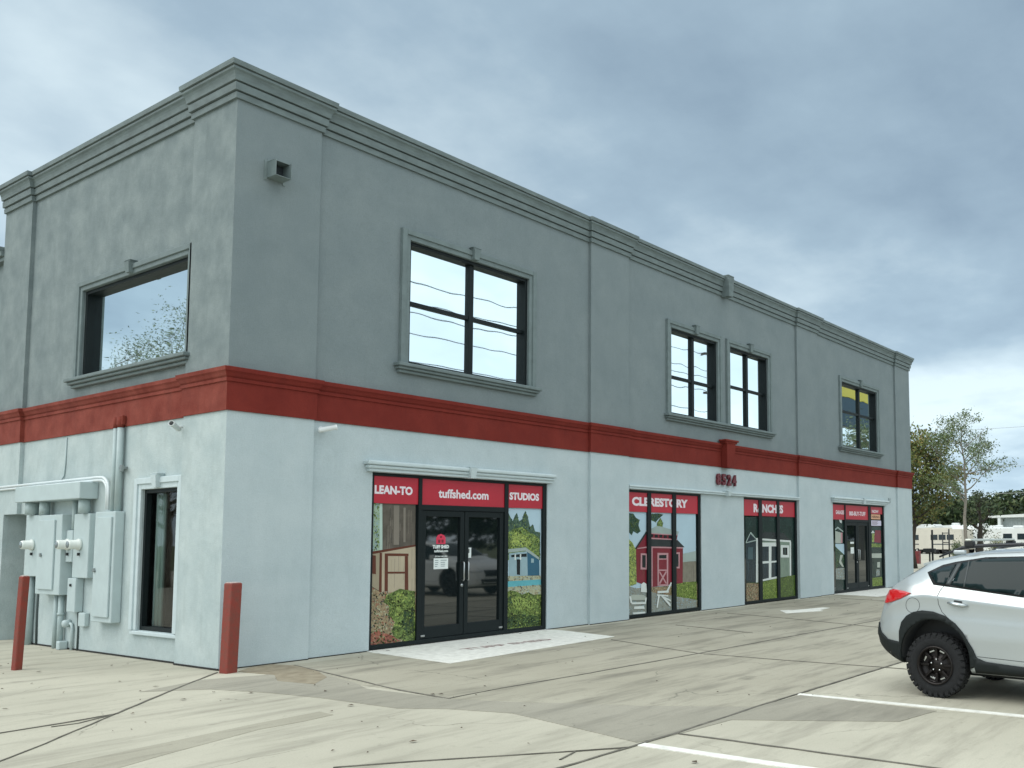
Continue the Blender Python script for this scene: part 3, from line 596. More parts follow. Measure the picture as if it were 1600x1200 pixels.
# ---------------------------------------------------------------- printed window graphics (metres on the front wall)
ART={
'lean':[('woodgrey',[(2.31,2.22),(3.12,2.25),(3.13,1.39),(2.33,1.4)]),('palegreen',[(2.31,2.21),(2.45,2.22),(2.47,1.46),(2.32,1.46)]),('paleframe',[(2.45,2.21),(2.5,2.21),(2.52,1.49),(2.47,1.49)]),('bark',[(2.71,2.19),(2.81,2.19),(2.82,1.58),(2.72,1.58)]),('bark',[(2.89,2.16),(2.93,2.16),(2.94,1.62),(2.9,1.62)]),('cream',[(2.33,1.44),(2.48,1.48),(2.5,0.87),(2.31,0.98)]),('creamlit',[(2.48,1.48),(3.13,1.56),(3.15,0.84),(2.5,0.86)]),('brown',[(2.31,1.48),(3.13,1.58),(3.13,1.55),(2.32,1.44)]),('brown',[(2.47,1.46),(2.51,1.46),(2.52,0.86),(2.47,0.86)]),('brown',[(2.56,1.45),(2.62,1.45),(2.63,0.87),(2.57,0.87)]),('brown',[(2.62,1.45),(3.0,1.44),(3.0,1.4),(2.62,1.41)]),('brown',[(2.93,1.4),(2.99,1.4),(3.01,0.86),(2.94,0.87)]),('brown',[(2.62,1.17),(2.94,1.16),(2.94,1.13),(2.62,1.14)]),('brown',[(2.33,1.43),(2.4,1.42),(2.41,1.14),(2.34,1.15)]),('gravel',[(2.31,0.97),(2.5,0.86),(3.15,0.84),(3.17,0.0),(2.31,0.08)]),('shrub',[(2.61,0.81),(2.74,0.86),(2.85,0.9),(2.99,0.87),(3.13,0.85),(3.16,0.07),(3.01,0.05),(2.87,0.13),(2.77,0.13),(2.71,0.26),(2.77,0.39),(2.65,0.51),(2.66,0.65),(2.55,0.71)]),('shrublit',[(2.78,0.82),(2.91,0.86),(2.95,0.72),(2.86,0.66),(2.89,0.52),(2.76,0.48),(2.79,0.64)]),('shrubdark',[(2.94,0.56),(3.11,0.59),(3.13,0.22),(3.01,0.16),(2.89,0.33)]),('clay',[(2.31,0.25),(2.46,0.29),(2.7,0.2),(2.87,0.1),(2.7,0.07),(2.31,0.08)])],
'studio':[('postersky',[(5.07,2.21),(5.94,2.23),(5.96,0.07),(5.1,0.14)]),('conifer',[(5.08,2.05),(5.12,2.13),(5.17,2.05),(5.23,1.98),(5.28,2.08),(5.33,2.13),(5.38,1.98),(5.46,2.01),(5.49,2.1),(5.54,2.17),(5.6,2.06),(5.66,1.88),(5.73,1.93),(5.79,1.8),(5.92,1.78),(5.92,1.27),(5.09,1.29)]),('leafy',[(5.08,1.75),(5.18,1.81),(5.32,1.85),(5.46,1.88),(5.6,1.8),(5.75,1.75),(5.9,1.67),(5.91,1.28),(5.09,1.29)]),('leafylit',[(5.18,1.7),(5.32,1.79),(5.46,1.75),(5.6,1.7),(5.72,1.59),(5.61,1.52),(5.39,1.54),(5.22,1.54)]),('bluewall',[(5.59,1.45),(5.9,1.28),(5.91,0.98),(5.6,0.98)]),('greywall',[(5.14,1.41),(5.59,1.44),(5.61,0.98),(5.15,1.0)]),('dark',[(5.33,1.3),(5.42,1.3),(5.42,1.02),(5.34,1.03)]),('dark',[(5.2,1.38),(5.58,1.4),(5.58,1.34),(5.2,1.34)]),('white',[(5.28,1.39),(5.31,1.39),(5.31,1.29),(5.28,1.29)]),('white',[(5.41,1.39),(5.44,1.39),(5.44,1.29),(5.41,1.29)]),('roofpale',[(5.08,1.48),(5.55,1.51),(5.9,1.32),(5.89,1.28),(5.55,1.45),(5.09,1.42)]),('greywall',[(5.69,1.31),(5.76,1.3),(5.76,1.23),(5.69,1.23)]),('stone',[(5.09,1.01),(5.94,0.99),(5.94,0.92),(5.09,0.92)]),('pool',[(5.09,0.92),(5.94,0.92),(5.95,0.81),(5.09,0.81)]),('stone',[(5.09,0.82),(5.95,0.82),(5.95,0.62),(5.1,0.66)]),('shrub',[(5.09,0.73),(5.19,0.76),(5.33,0.73),(5.47,0.67),(5.62,0.7),(5.76,0.65),(5.95,0.65),(5.95,0.06),(5.08,0.09)]),('shrublit',[(5.16,0.61),(5.4,0.65),(5.62,0.56),(5.84,0.57),(5.76,0.42),(5.48,0.39),(5.2,0.46)]),('shrubdark',[(5.1,0.29),(5.41,0.33),(5.91,0.25),(5.93,0.1),(5.1,0.11)]),('shrubdark',[(5.1,0.64),(5.19,0.66),(5.23,0.53),(5.11,0.46)])],
'clere':[('postersky',[(8.49,2.23),(10.99,2.24),(10.99,0.01),(8.51,0.06)]),('gravel',[(8.46,.62),(11.03,.62),(11.03,.06),(8.46,.06)]),('leafdark',[(8.51,2.19),(8.68,2.18),(8.76,2.1),(8.89,2.05),(8.85,1.94),(8.92,1.81),(8.81,1.76),(8.68,1.81),(8.62,1.73),(8.52,1.79)]),('leafdark',[(9.23,2.18),(9.54,2.2),(9.74,2.18),(9.58,2.1),(9.45,2.01),(9.3,2.05)]),('leafy',[(9.5,2.0),(9.63,2.11),(9.72,2.0),(9.7,1.9),(9.49,1.89)]),('leafylit',[(8.5,1.66),(8.64,1.58),(8.76,1.43),(8.78,0.71),(8.51,0.67)]),('fence',[(10.43,1.13),(10.99,1.14),(10.99,0.65),(10.43,0.66)]),('roofpale',[(10.43,1.31),(10.99,1.37),(10.99,1.15),(10.43,1.12)]),('lawn',[(10.12,0.68),(11.0,0.67),(11.01,0.25),(10.12,0.35)]),('patio',[(8.51,0.68),(9.23,0.52),(11.01,0.25),(10.99,0.01),(8.51,0.06)]),('barnred',[(8.76,1.45),(9.12,1.81),(9.27,1.47),(9.27,0.62),(8.78,0.75)]),('barnred',[(9.25,1.49),(10.47,1.45),(10.45,0.66),(9.25,0.62)]),('roofdark',[(9.23,1.67),(10.23,1.64),(10.53,1.46),(9.25,1.49)]),('barnred',[(9.23,1.79),(10.27,1.75),(10.23,1.63),(9.23,1.66)]),('roofpale',[(9.08,1.81),(9.49,1.93),(9.63,1.92),(10.31,1.81),(10.27,1.74),(9.21,1.78)]),('roofdark',[(8.72,1.45),(9.1,1.81),(9.15,1.79),(8.77,1.44)]),('pinktrim',[(9.21,1.78),(10.27,1.74),(10.26,1.72),(9.21,1.76)]),('pinktrim',[(9.21,1.68),(10.25,1.64),(10.23,1.62),(9.21,1.65)]),('dark',[(9.25,1.75),(9.35,1.75),(9.35,1.69),(9.25,1.69)]),('dark',[(9.41,1.74),(9.52,1.74),(9.52,1.68),(9.41,1.68)]),('dark',[(9.58,1.74),(9.68,1.74),(9.68,1.68),(9.58,1.68)]),('dark',[(9.74,1.73),(9.85,1.73),(9.85,1.67),(9.74,1.67)]),('dark',[(9.91,1.73),(10.02,1.73),(10.02,1.66),(9.91,1.67)]),('dark',[(10.08,1.72),(10.19,1.72),(10.19,1.66),(10.08,1.66)]),('pinktrim',[(9.27,1.48),(9.33,1.48),(9.33,0.63),(9.27,0.63)]),('pinktrim',[(8.8,1.46),(9.25,1.5),(9.25,1.47),(8.8,1.44)]),('pinktrim',[(9.25,1.49),(10.46,1.46),(10.46,1.43),(9.25,1.46)]),('pinktrim',[(9.5,1.35),(9.9,1.34),(9.89,0.62),(9.5,0.64)]),('barnred',[(9.55,1.2),(9.84,1.2),(9.84,0.98),(9.55,0.99)]),('dark',[(9.56,1.3),(9.83,1.3),(9.83,1.22),(9.56,1.23)]),('barnred',[(9.55,0.96),(9.84,0.95),(9.84,0.66),(9.55,0.67)]),('pinktrim',[(9.55,0.94),(9.59,0.95),(9.84,0.68),(9.8,0.67)]),('pinktrim',[(9.8,0.95),(9.84,0.93),(9.59,0.67),(9.55,0.7)]),('pinktrim',[(8.91,1.35),(9.13,1.34),(9.13,1.0),(8.9,1.01)]),('dark',[(8.96,1.31),(9.08,1.31),(9.08,1.04),(8.96,1.05)]),('pinktrim',[(10.16,1.35),(10.33,1.35),(10.32,0.99),(10.15,1.0)]),('dark',[(10.19,1.31),(10.28,1.31),(10.28,1.03),(10.19,1.03)]),('white',[(8.91,0.54),(8.92,0.7),(9.01,0.74),(9.1,0.7),(9.12,0.52)]),('chairwhite',[(8.54,0.47),(8.62,0.5),(9.01,0.47),(9.12,0.41),(9.11,0.36),(8.6,0.39)]),('white',[(8.52,0.47),(8.58,0.47),(8.62,0.33),(8.57,0.32)]),('white',[(9.06,0.41),(9.12,0.41),(9.08,0.28),(9.04,0.29)]),('white',[(8.6,0.34),(9.08,0.32),(9.08,0.28),(8.6,0.3)]),('white',[(8.69,0.25),(9.01,0.24),(9.04,0.18),(8.67,0.2)]),('white',[(8.64,0.13),(9.05,0.12),(9.08,0.08),(8.65,0.09)]),('white',[(9.49,0.53),(9.89,0.52),(9.91,0.48),(9.49,0.48)]),('white',[(9.98,0.7),(10.02,0.68),(9.86,0.47),(9.79,0.49)]),('white',[(9.47,0.46),(9.88,0.42),(9.88,0.39),(9.47,0.43)]),('white',[(9.51,0.43),(9.57,0.42),(9.54,0.33),(9.49,0.17),(9.45,0.18)]),('white',[(9.62,0.41),(9.69,0.41),(9.96,0.23),(9.97,0.18),(9.93,0.18)]),('white',[(9.72,0.4),(9.98,0.31),(9.97,0.28),(9.69,0.37)])],
'ranch':[('nightgreen',[(13.19,2.19),(15.77,2.24),(15.75,0.04),(13.19,0.07)]),('roofdark',[(13.72,1.63),(14.15,1.82),(15.18,1.79),(15.56,1.58)]),('slate',[(13.2,1.53),(13.44,1.81),(13.74,1.63),(13.72,0.52),(13.2,0.6)]),('roofpale',[(13.2,1.56),(13.43,1.81),(13.47,1.81),(13.72,1.64),(13.72,1.62),(13.43,1.77),(13.22,1.54)]),('roofpale',[(13.2,1.55),(13.72,1.62),(13.72,1.59),(13.2,1.53)]),('wallsage',[(13.81,1.58),(15.56,1.56),(15.52,0.64),(13.78,0.55)]),('white',[(13.71,1.66),(15.56,1.59),(15.56,1.54),(13.71,1.61)]),('white',[(13.71,1.62),(13.81,1.62),(13.79,0.53),(13.68,0.53)]),('white',[(15.49,1.55),(15.57,1.55),(15.55,0.64),(15.47,0.64)]),('slate',[(13.97,1.45),(14.79,1.44),(14.77,0.64),(13.96,0.58)]),('white',[(13.98,1.54),(14.8,1.54),(14.79,1.44),(13.97,1.44)]),('white',[(14.35,1.45),(14.49,1.44),(14.46,0.61),(14.33,0.61)]),('white',[(13.97,1.06),(14.78,1.06),(14.78,1.02),(13.96,1.0)]),('white',[(13.98,0.6),(14.79,0.65),(14.79,0.6),(13.97,0.55)]),('white',[(14.99,1.47),(15.46,1.46),(15.45,1.13),(14.98,1.14)]),('dark',[(15.1,1.4),(15.35,1.4),(15.35,1.2),(15.1,1.21)]),('sageglass',[(15.2,1.38),(15.25,1.38),(15.24,1.23),(15.19,1.23)]),('slatelit',[(13.29,1.43),(13.54,1.43),(13.53,1.12),(13.28,1.13)]),('lawndark',[(13.2,0.54),(13.81,0.53),(15.53,0.64),(15.77,0.65),(15.76,0.04),(13.19,0.07)]),('gravel',[(13.2,0.54),(13.86,0.5),(13.85,0.09),(13.19,0.07)]),('lawn',[(13.97,0.53),(14.82,0.6),(14.83,0.08),(13.96,0.1)])],
'sfl':[('nightgreen',[(18.32,2.21),(18.97,2.18),(18.92,0.12),(18.32,0.08)]),('white',[(18.58,2.22),(18.82,2.21),(18.78,2.09),(18.68,2.12)]),('roofpale',[(18.32,1.92),(18.51,1.99),(18.89,1.86),(18.89,1.82),(18.51,1.94),(18.32,1.87)]),('chairwhite',[(18.33,1.86),(18.74,1.81),(18.73,1.49),(18.33,1.5)]),('pinktrim',[(18.71,1.81),(18.83,1.81),(18.82,1.5),(18.7,1.5)]),('postersky',[(18.33,1.48),(18.94,1.47),(18.94,1.11),(18.54,1.27),(18.32,1.38)]),('leafdark',[(18.32,1.4),(18.93,1.14),(18.92,0.88),(18.32,0.77)]),('chairwhite',[(18.65,1.14),(18.83,1.14),(18.7,0.96),(18.89,0.78),(18.76,0.79),(18.56,0.92)]),('patio',[(18.32,0.75),(18.92,0.75),(18.92,0.4),(18.33,0.43)])],
'sfr':[('nightgreen',[(20.91,2.02),(21.83,2.01),(21.82,0.09),(20.88,0.09)]),('barnred',[(21.32,1.9),(21.77,1.89),(21.75,1.48),(21.09,1.51)]),('white',[(20.97,1.8),(21.11,1.89),(21.26,1.81)]),('leafylit',[(21.05,1.79),(21.24,1.79),(21.19,1.51),(21.03,1.51)]),('lawn',[(20.95,1.47),(21.78,1.45),(21.78,1.34),(20.94,1.35)]),('chairwhite',[(20.93,1.15),(21.78,1.14),(21.77,0.99),(20.93,1.01)]),('chairwhite',[(21.41,0.86),(21.64,0.86),(21.63,0.68),(21.4,0.69)]),('patio',[(21.32,0.63),(21.59,0.62),(21.58,0.43),(21.3,0.41)]),('lawn',[(20.93,0.37),(21.78,0.37),(21.79,0.09),(20.91,0.1)])]
}
ACOL = {'woodgrey': (92, 86, 78), 'bark': (125, 118, 108), 'palegreen': (150, 170, 150), 'paleframe': (175, 195, 185), 'cream': (150, 140, 118), 'creamlit': (172, 160, 138),
 'brown': (92, 52, 40), 'gravel': (140, 125, 98), 'shrub': (84, 102, 52), 'shrublit': (120, 138, 72), 'shrubdark': (50, 68, 38), 'clay': (140, 85, 70), 'postersky': (172, 196, 208),
 'conifer': (70, 92, 78), 'leafy': (112, 132, 72), 'leafylit': (150, 165, 88), 'bluewall': (48, 92, 115), 'greywall': (140, 165, 172), 'dark': (18, 28, 32), 'white': (205, 212, 208),
 'roofpale': (150, 165, 160), 'stone': (165, 168, 140), 'pool': (92, 165, 175), 'leafdark': (40, 66, 54), 'fence': (122, 118, 105), 'lawn': (105, 126, 52), 'patio': (135, 140, 132),
 'barnred': (118, 34, 48), 'roofdark': (44, 50, 52), 'pinktrim': (178, 135, 140), 'chairwhite': (165, 172, 162), 'nightgreen': (28, 48, 44), 'slate': (32, 46, 54), 'slatelit': (62, 84, 90),
 'wallsage': (118, 136, 122), 'sageglass': (70, 90, 84), 'lawndark': (72, 92, 40)}
AVAR = {'shrub': (.8, 14), 'shrublit': (.7, 16), 'shrubdark': (.8, 14), 'gravel': (.25, 20), 'leafy': (.5, 16), 'leafylit': (.4, 18), 'conifer': (.45, 20), 'lawn': (.25, 12), 'lawndark': (.3, 10), 'clay': (.4, 20),
 'woodgrey': (.25, 5), 'leafdark': (.5, 25), 'nightgreen': (.35, 4), 'patio': (.12, 8), 'fence': (.15, 8), 'postersky': (.06, 1.2), 'palegreen': (.2, 8)}
def amat(n):
    v, s_ = AVAR.get(n, (.07, 3))
    return mat('print ' + n, ACOL[n], .22, var=v, vscale=s_, spec=.4)
SCAT = {'shrub': ('shrublit', 'shrubdark', 'leafy', 'leafylit'), 'shrublit': ('shrub', 'leafylit', 'shrubdark'), 'shrubdark': ('shrub', 'leafdark', 'shrublit'), 'leafy': ('leafylit', 'conifer', 'shrubdark', 'shrub'),
 'leafylit': ('leafy', 'shrublit', 'conifer'), 'conifer': ('leafdark', 'leafy', 'conifer'), 'gravel': ('stone', 'clay', 'woodgrey', 'shrubdark'), 'lawn': ('shrub', 'lawndark', 'leafylit'), 'lawndark': ('lawn', 'shrubdark'),
 'leafdark': ('conifer', 'shrub'), 'clay': ('brown', 'gravel', 'shrub'), 'nightgreen': ('leafdark', 'slate'), 'palegreen': ('leafy', 'greywall'), 'patio': ('fence', 'greywall'), 'stone': ('gravel', 'roofpale'),
 'woodgrey': ('bark', 'roofdark'), 'fence': ('bark', 'woodgrey'), 'barnred': ('brown',), 'creamlit': ('cream', 'bark'), 'slate': ('slatelit',), 'wallsage': ('sageglass',), 'postersky': ('greywall', 'white')}
BOARD = {'woodgrey', 'fence', 'barnred', 'creamlit', 'slate', 'wallsage', 'postersky'}; SCAT.pop('postersky')
def inside2(p, poly):
    x, y = p; r = False
    for i in range(len(poly)):
        (x0, y0), (x1, y1) = poly[i], poly[i-1]
        if (y0 > y) != (y1 > y) and x < (x1-x0)*(y-y0)/(y1-y0)+x0: r = not r
    return r
def picture(key, parent):
    L_ = ART[key]; names = sorted({n for n, _ in L_} | {q for n, _ in L_ for q in SCAT.get(n, ())}); b = MB()
    for k, (n, poly) in enumerate(L_):
        b.mi = names.index(n); y = YG - .003 - .0004*k
        b.face([(x, y, z) for x, z in poly])
        if n in SCAT:
            alts = [names.index(q) for q in SCAT[n] if q in names] or [b.mi]
            xs = [p[0] for p in poly]; zs = [p[1] for p in poly]
            cnt = int((max(xs)-min(xs))*(max(zs)-min(zs))*(1500 if n not in BOARD else 60))
            for _ in range(min(cnt, 900)):
                px, pz = random.uniform(min(xs), max(xs)), random.uniform(min(zs), max(zs))
                if not inside2((px, pz), poly): continue
                s_ = random.uniform(.008, .026); yy = y-.0002
                if n in BOARD:
                    b.mi = random.choice(alts); hh = random.uniform(.05, .25)
                    if not (inside2((px, pz+hh), poly) and inside2((px, pz-hh), poly)): continue
                    b.face([(px-.003, yy, pz-hh), (px+.003, yy, pz-hh), (px+.003, yy, pz+hh), (px-.003, yy, pz+hh)])
                else:
                    a_ = random.uniform(0, 3.14); b.mi = random.choice(alts); c_, d_ = math.cos(a_)*s_, math.sin(a_)*s_
                    b.face([(px+c_, yy, pz+d_), (px-d_*.5, yy, pz+c_*.5), (px-c_, yy, pz-d_), (px+d_*.5, yy, pz-c_*.5)])
    return b.build('picture', [amat(n) for n in names], parent, fix=False)
def film(b, x0, x1, z0, z1, y=None):
    y = YG-.026 if y is None else y
    b.face([(x0, y, z0), (x1, y, z0), (x1, y, z1), (x0, y, z1)])
def graphic(label, key, bands, texts, x):
    g = empty('window_graphic', (0, 0, 0), label, 'window graphic')
    if key: picture(key, g)
    b = MB()
    for bd in bands: film(b, *bd)
    b.build('header_band', PINKRED, g, fix=False)
    for (t, x0, z0, W_, H_, bold) in texts:
        wall_text('lettering', t, x0, z0, W_, H_, YG-.028, LETTER, g, bold)
    return g
graphic('window print of a cream shed under a red LEAN-TO header', 'lean', [(2.32, 3.15, 2.215, 2.63)], [('LEAN-TO', 2.34, 2.355, .70, .135, .05)], 0)
graphic('window print of a blue shed by a pool under STUDIOS', 'studio', [(5.09, 5.95, 2.215, 2.63)], [('STUDIOS', 5.12, 2.355, .74, .135, .05)], 0)
graphic('red transom film with white web address over the double doors', None, [(3.22, 5.0, 2.216, 2.63)], [('tuffshed.com', 3.55, 2.335, 1.08, .15, .032)], 0)
graphic('window print of a red barn shed under CLERESTORY', 'clere', [(8.43, 11.04, 2.22, 2.63)], [('CLERESTORY', 8.60, 2.345, 2.04, .19, .055)], 0)
graphic('window print of a dark shed with white trim under RANCHES', 'ranch', [(13.07, 15.76, 2.225, 2.63)], [('RANCHES', 13.56, 2.31, 1.55, .225, .055)], 0)
graphic('narrow window print left of the far doors', 'sfl', [(18.12, 18.93, 2.20, 2.65)], [('GARAGES', 18.34, 2.36, .58, .12, .03)], 0)
graphic('red transom film with white phone lettering over the far doors', None, [(19.02, 20.70, 2.217, 2.65)], [('800-BUY-TUFF', 19.29, 2.335, 1.21, .135, .03)], 0)
g4 = graphic('window print with stacked notices right of the far doors', 'sfr', [(20.90, 21.86, 2.42, 2.65)], [('NOW', 21.02, 2.455, .53, .10, .03)], 0)
b = MB(); film(b, 20.95, 21.68, 2.25, 2.405); b.build('orange_notice', mat('orange notice', (215, 165, 130), .5), g4, fix=False)
wall_text('lettering', 'HIRING', 21.0, 2.285, .62, .085, YG-.028, mat('notice ink', (90, 60, 50), .6), g4, .02)
b = MB(); film(b, 20.95, 21.75, 2.04, 2.21); b.build('white_notice', mat('white notice', (200, 195, 215), .5), g4, fix=False)
for k in range(4):
    b = MB(); film(b, 21.0, 21.5-.08*(k % 2), 2.175-.032*k, 2.185-.032*k, YG-.0275); b.build('print_line', mat('notice ink', (90, 60, 50), .6), g4, fix=False)
# decals on the first entrance's doors
DY = .1335
dl = empty('door_decal', (0, 0, 0), 'red shed emblem with white company lettering on the left door', 'decal')
LRED = mat('red decal', (205, 48, 78), .4); LW = mat('white decal', (215, 222, 220), .5)
b = MB(); cx, zb = 3.645, 1.585; pts = [(cx-.095, zb), (cx-.095, zb+.10), (cx-.065, zb+.145), (cx, zb+.165), (cx+.065, zb+.145), (cx+.095, zb+.10), (cx+.095, zb)]
b.face([(x, DY, z) for x, z in pts]); b.build('emblem', LRED, dl, fix=False)
for (x0, x1, z0, z1) in ((cx-.055, cx-.012, zb+.02, zb+.07), (cx+.012, cx+.055, zb+.02, zb+.07), (cx-.02, cx+.02, zb+.10, zb+.13)):
    b = MB(); film(b, x0, x1, z0, z1, DY-.0006); b.build('emblem_detail', mat('dark red decal', (110, 14, 34), .4), dl, fix=False)
wall_text('lettering', 'TUFF SHED', 3.48, 1.512, .335, .058, DY, LW, dl, .06)
wall_text('lettering', 'tuffshed.com', 3.51, 1.452, .285, .042, DY, LW, dl, .04)
wall_text('lettering', 'STORE HOURS', 3.53, 1.372, .25, .024, DY, LW, dl, .03)
hs = empty('hours_sign', (0, 0, 0), 'small white opening hours sheet on the left door', 'sign')
b = MB(); film(b, 3.505, 3.80, 1.18, 1.355, DY); b.build('sheet', LW, hs, fix=False)
b = MB()
for k, (z, a, c) in enumerate(((1.315, 3.645, 3.77), (1.28, 3.645, 3.735), (1.25, 3.65, 3.74), (1.22, 3.65, 3.73), (1.315, 3.53, 3.60), (1.28, 3.53, 3.60), (1.25, 3.53, 3.59), (1.22, 3.53, 3.58))): film(b, a, c, z, z+.011, DY-.0006)
b.build('print_line', mat('grey print', (120, 135, 140), .6), hs, fix=False)
fs = empty('door_notice', (0, 0, 0), 'small white notice at the top of the right door handle side', 'sign')
b = MB(); film(b, 4.19, 4.29, 1.35, 1.52, DY); b.build('sheet', LW, fs, fix=False)
b = MB(); film(b, 4.23, 4.25, 1.43, 1.50, DY-.0006); b.build('print_mark', BLACK, fs, fix=False)
f2 = empty('door_notice', (0, 0, 0), 'small white hours sheet on the far entrance door', 'sign')
b = MB(); film(b, 19.42, 19.66, 1.17, 1.36, DY); film(b, 19.40, 19.66, 1.47, 1.53, DY); b.build('sheet', LW, f2, fix=False)
# address number: stand-off numerals
ad = empty('address_number', (0, 0, 0), 'raised dark red numerals 8524 over the middle windows', 'address number')
NUM = mat('dark red numeral', (.12, .012, .02), .4); NUMH = mat('pink numeral edge', (.55, .36, .38), .5)
for k, ch_ in enumerate('8524'):
    wall_text('numeral', ch_, 11.73+.235*k, 2.925, .165, .275, .045, NUM, ad, .05, .05)

# ---------------------------------------------------------------- equipment on the side wall
def cab(name, label, Y0, Y1, z0, z1, dep, door=None, hasp=None, cat='electrical box', group=None, d=.06):
    """cabinet on the side wall, Y0..Y1, standing dep off the wall"""
    x1 = d-.002; x0 = d-dep
    e = empty(name, (d, (Y0+Y1)/2, z0), label, cat, group)
    def loc(b): 
        for v in b.bm.verts: v.co -= e.location
        return b
    b = MB(); b.box(x0, x1, Y0, Y1, z0, z1, .012); loc(b).build('case', BOXM, e)
    if door:
        a, c, p, q = door; b = MB(); b.box(x0-.028, x0-.001, a, c, p, q, .008); loc(b).build('door', BOXM, e)
    if hasp:
        y, z = hasp; b = MB(); b.box(x0-.055, x0-.027, y-.018, y+.018, z-.03, z+.03, .006); b.box(x0-.05, x0-.035, y-.04, y+.0, z-.012, z+.002, .004); loc(b).build('hasp', mat('latch metal', (.30, .33, .33), .4, .8), e)
    return e, loc, x0
def meter(e, loc, x0, y, z):
    b = MB(); b.lathe([(.001, 0), (.085, 0), (.09, -.02), (.088, -.035), (.072, -.04), (.070, -.15), (.062, -.165), (.001, -.165)], (x0-.0005, y, z), 'x', 24); loc(b).build('meter', METERW, e, smooth=False)
    b = MB(); b.lathe([(.001, -.1655), (.050, -.1655), (.052, -.172), (.001, -.172)], (x0-.0005, y, z), 'x', 24); loc(b).build('dial', mat('meter dial', (.20, .24, .25), .15), e)
    b = MB(); b.box(x0-.03, x0-.002, y-.012, y+.022, z-.17, z-.125, .004); loc(b).build('seal', BLACK, e)
eA, lA, xA = cab('meter_cabinet', 'wide grey meter box at the left end of the cabinet group', 5.315, 5.90, 1.11, 2.10, .12); meter(eA, lA, xA, 5.62, 1.62)
eB, lB, xB = cab('electrical_cabinet', 'large electrical cabinet with tall door below the left conduits', 4.44, 5.31, .84, 2.09, .175, (4.64, 5.20, .92, 2.01), (5.06, 1.46))
eC, lC, xC = cab('meter_cabinet', 'grey meter box with two white meters in the middle of the group', 3.69, 4.21, 1.11, 2.09, .10); meter(eC, lC, xC, 3.97, 1.62)
eG, lG, xG = cab('meter_cabinet', 'small meter box half hidden behind the middle meter box', 4.22, 4.435, 1.35, 1.84, .11); meter(eG, lG, xG, 4.33, 1.62)
eD, lD, xD = cab('electrical_box', 'narrow grey box under the middle meter box', 4.01, 4.29, .59, 1.105, .12)
b = MB(); b.box(xD-.02, xD-.001, 4.14, 4.18, .98, 1.02, .004); lD(b).build('lock', BLACK, eD)
eE, lE, xE = cab('electrical_cabinet', 'tall electrical cabinet next to the narrow window', 2.79, 3.42, .48, 2.10, .135, (2.85, 3.33, .56, 2.02), (3.29, 1.24))
eF, lF, xF = cab('electrical_box', 'small grey box low between the two large cabinets', 3.78, 4.00, .38, .585, .07)
eH, lH, xH = cab('wire_trough', 'long grey wiring trough above the meter cabinets', 3.67, 6.03, 2.31, 2.565, .26)
for v in (): pass
ro = empty('pipe_fitting', (.0, 4.42, .40), 'small rounded conduit fitting low on the side wall', 'conduit fitting')
b = MB(); b.lathe([(.001, -.10), (.05, -.10), (.06, -.06), (.06, .0), (.001, 0)], (.055, 0, 0), 'x', 16); b.tube([(.03, -.01, 0), (.03, -.12, .0), (.03, -.14, -.06), (.03, -.14, -.42)], .022, 8); b.build('fitting', BOXM, ro)
def pipes(label, name, runs, m=None, cat='conduit', group='conduits on the side wall'):
    b = MB()
    for pts, r in runs: b.tube(pts, r, 12)
    o = b.build(name, m or PIPEM, None); tag(o, label, cat, group)
    return o
X_ = -.055
pipes('pair of fat conduits between trough and left cabinets', 'conduit', [([(X_, 5.74, 2.105), (X_, 5.74, 2.305)], .095)])
pipes('second fat conduit dropping from trough to big cabinet', 'conduit', [([(X_, 5.25, 2.095), (X_, 5.25, 2.305)], .075)])
pipes('slim conduit from trough to middle meter box', 'conduit', [([(-.0, 4.30, 1.85), (-.0, 4.30, 2.305)], .035)])
pipes('fat conduit from trough to middle meter box', 'conduit', [([(X_, 3.84, 2.095), (X_, 3.84, 2.305)], .08)])
pipes('vertical conduit running from the big cabinet into the paving', 'conduit', [([(-.0, 4.62, .0), (-.0, 4.62, .835)], .042), ([(-.0, 4.62, .52), (-.0, 4.62, .56)], .052)])
pipes('second conduit rising from the paving to the big cabinet', 'conduit', [([(-.0, 4.80, .0), (-.0, 4.80, .835)], .035)])
tb = MB(); tb.box(-.07, .055, 4.46, 4.57, .0, .13, .015); tag(tb.build('conduit_box', BOXM), 'small grey box where the conduit meets the paving', 'conduit box')
pipes('broad pipe cover below the left meter box', 'pipe_cover', [([(.0, 5.80, .0), (.0, 5.80, 1.105)], .06)], cat='pipe')
tw = empty('riser_conduit', (.0, 2.85, 2.1), 'left one of the twin riser conduits with red painted top', 'conduit', 'twin riser conduits up to the red band')
b = MB(); b.tube([(-.0, .20, 0), (-.0, .20, 1.24)], .036, 12); b.build('pipe', PIPEM, tw)
b = MB(); b.tube([(-.005, .20, 1.245), (-.005, .20, 1.40)], .037, 12); b.build('painted_top', RED_S, tw)
tw2 = empty('riser_conduit', (.0, 2.85, 2.1), 'right one of the twin riser conduits with red painted top and clamp', 'conduit', 'twin riser conduits up to the red band')
b = MB(); b.tube([(-.0, .05, 0), (-.0, .05, 1.24)], .046, 12); b.build('pipe', PIPEM, tw2)
b = MB(); b.tube([(-.005, .05, 1.245), (-.005, .05, 1.40)], .047, 12); b.build('painted_top', RED_S, tw2)
b = MB(); b.box(-.02, .055, -.08, .01, .62, .66, .006); b.box(-.05, -.01, -.12, -.07, .58, .68, .006); b.build('clamp', mat('latch metal', (.30, .33, .33), .4, .8), tw2)
cp = empty('conduit_cover', (.0, 2.85, 3.36), 'red painted cover plate over the twin conduits on the band', 'cover plate')
b = MB(); b.box(-.02, .035, -.02, .27, .02, .16, .01); b.build('plate', RED_S, cp)
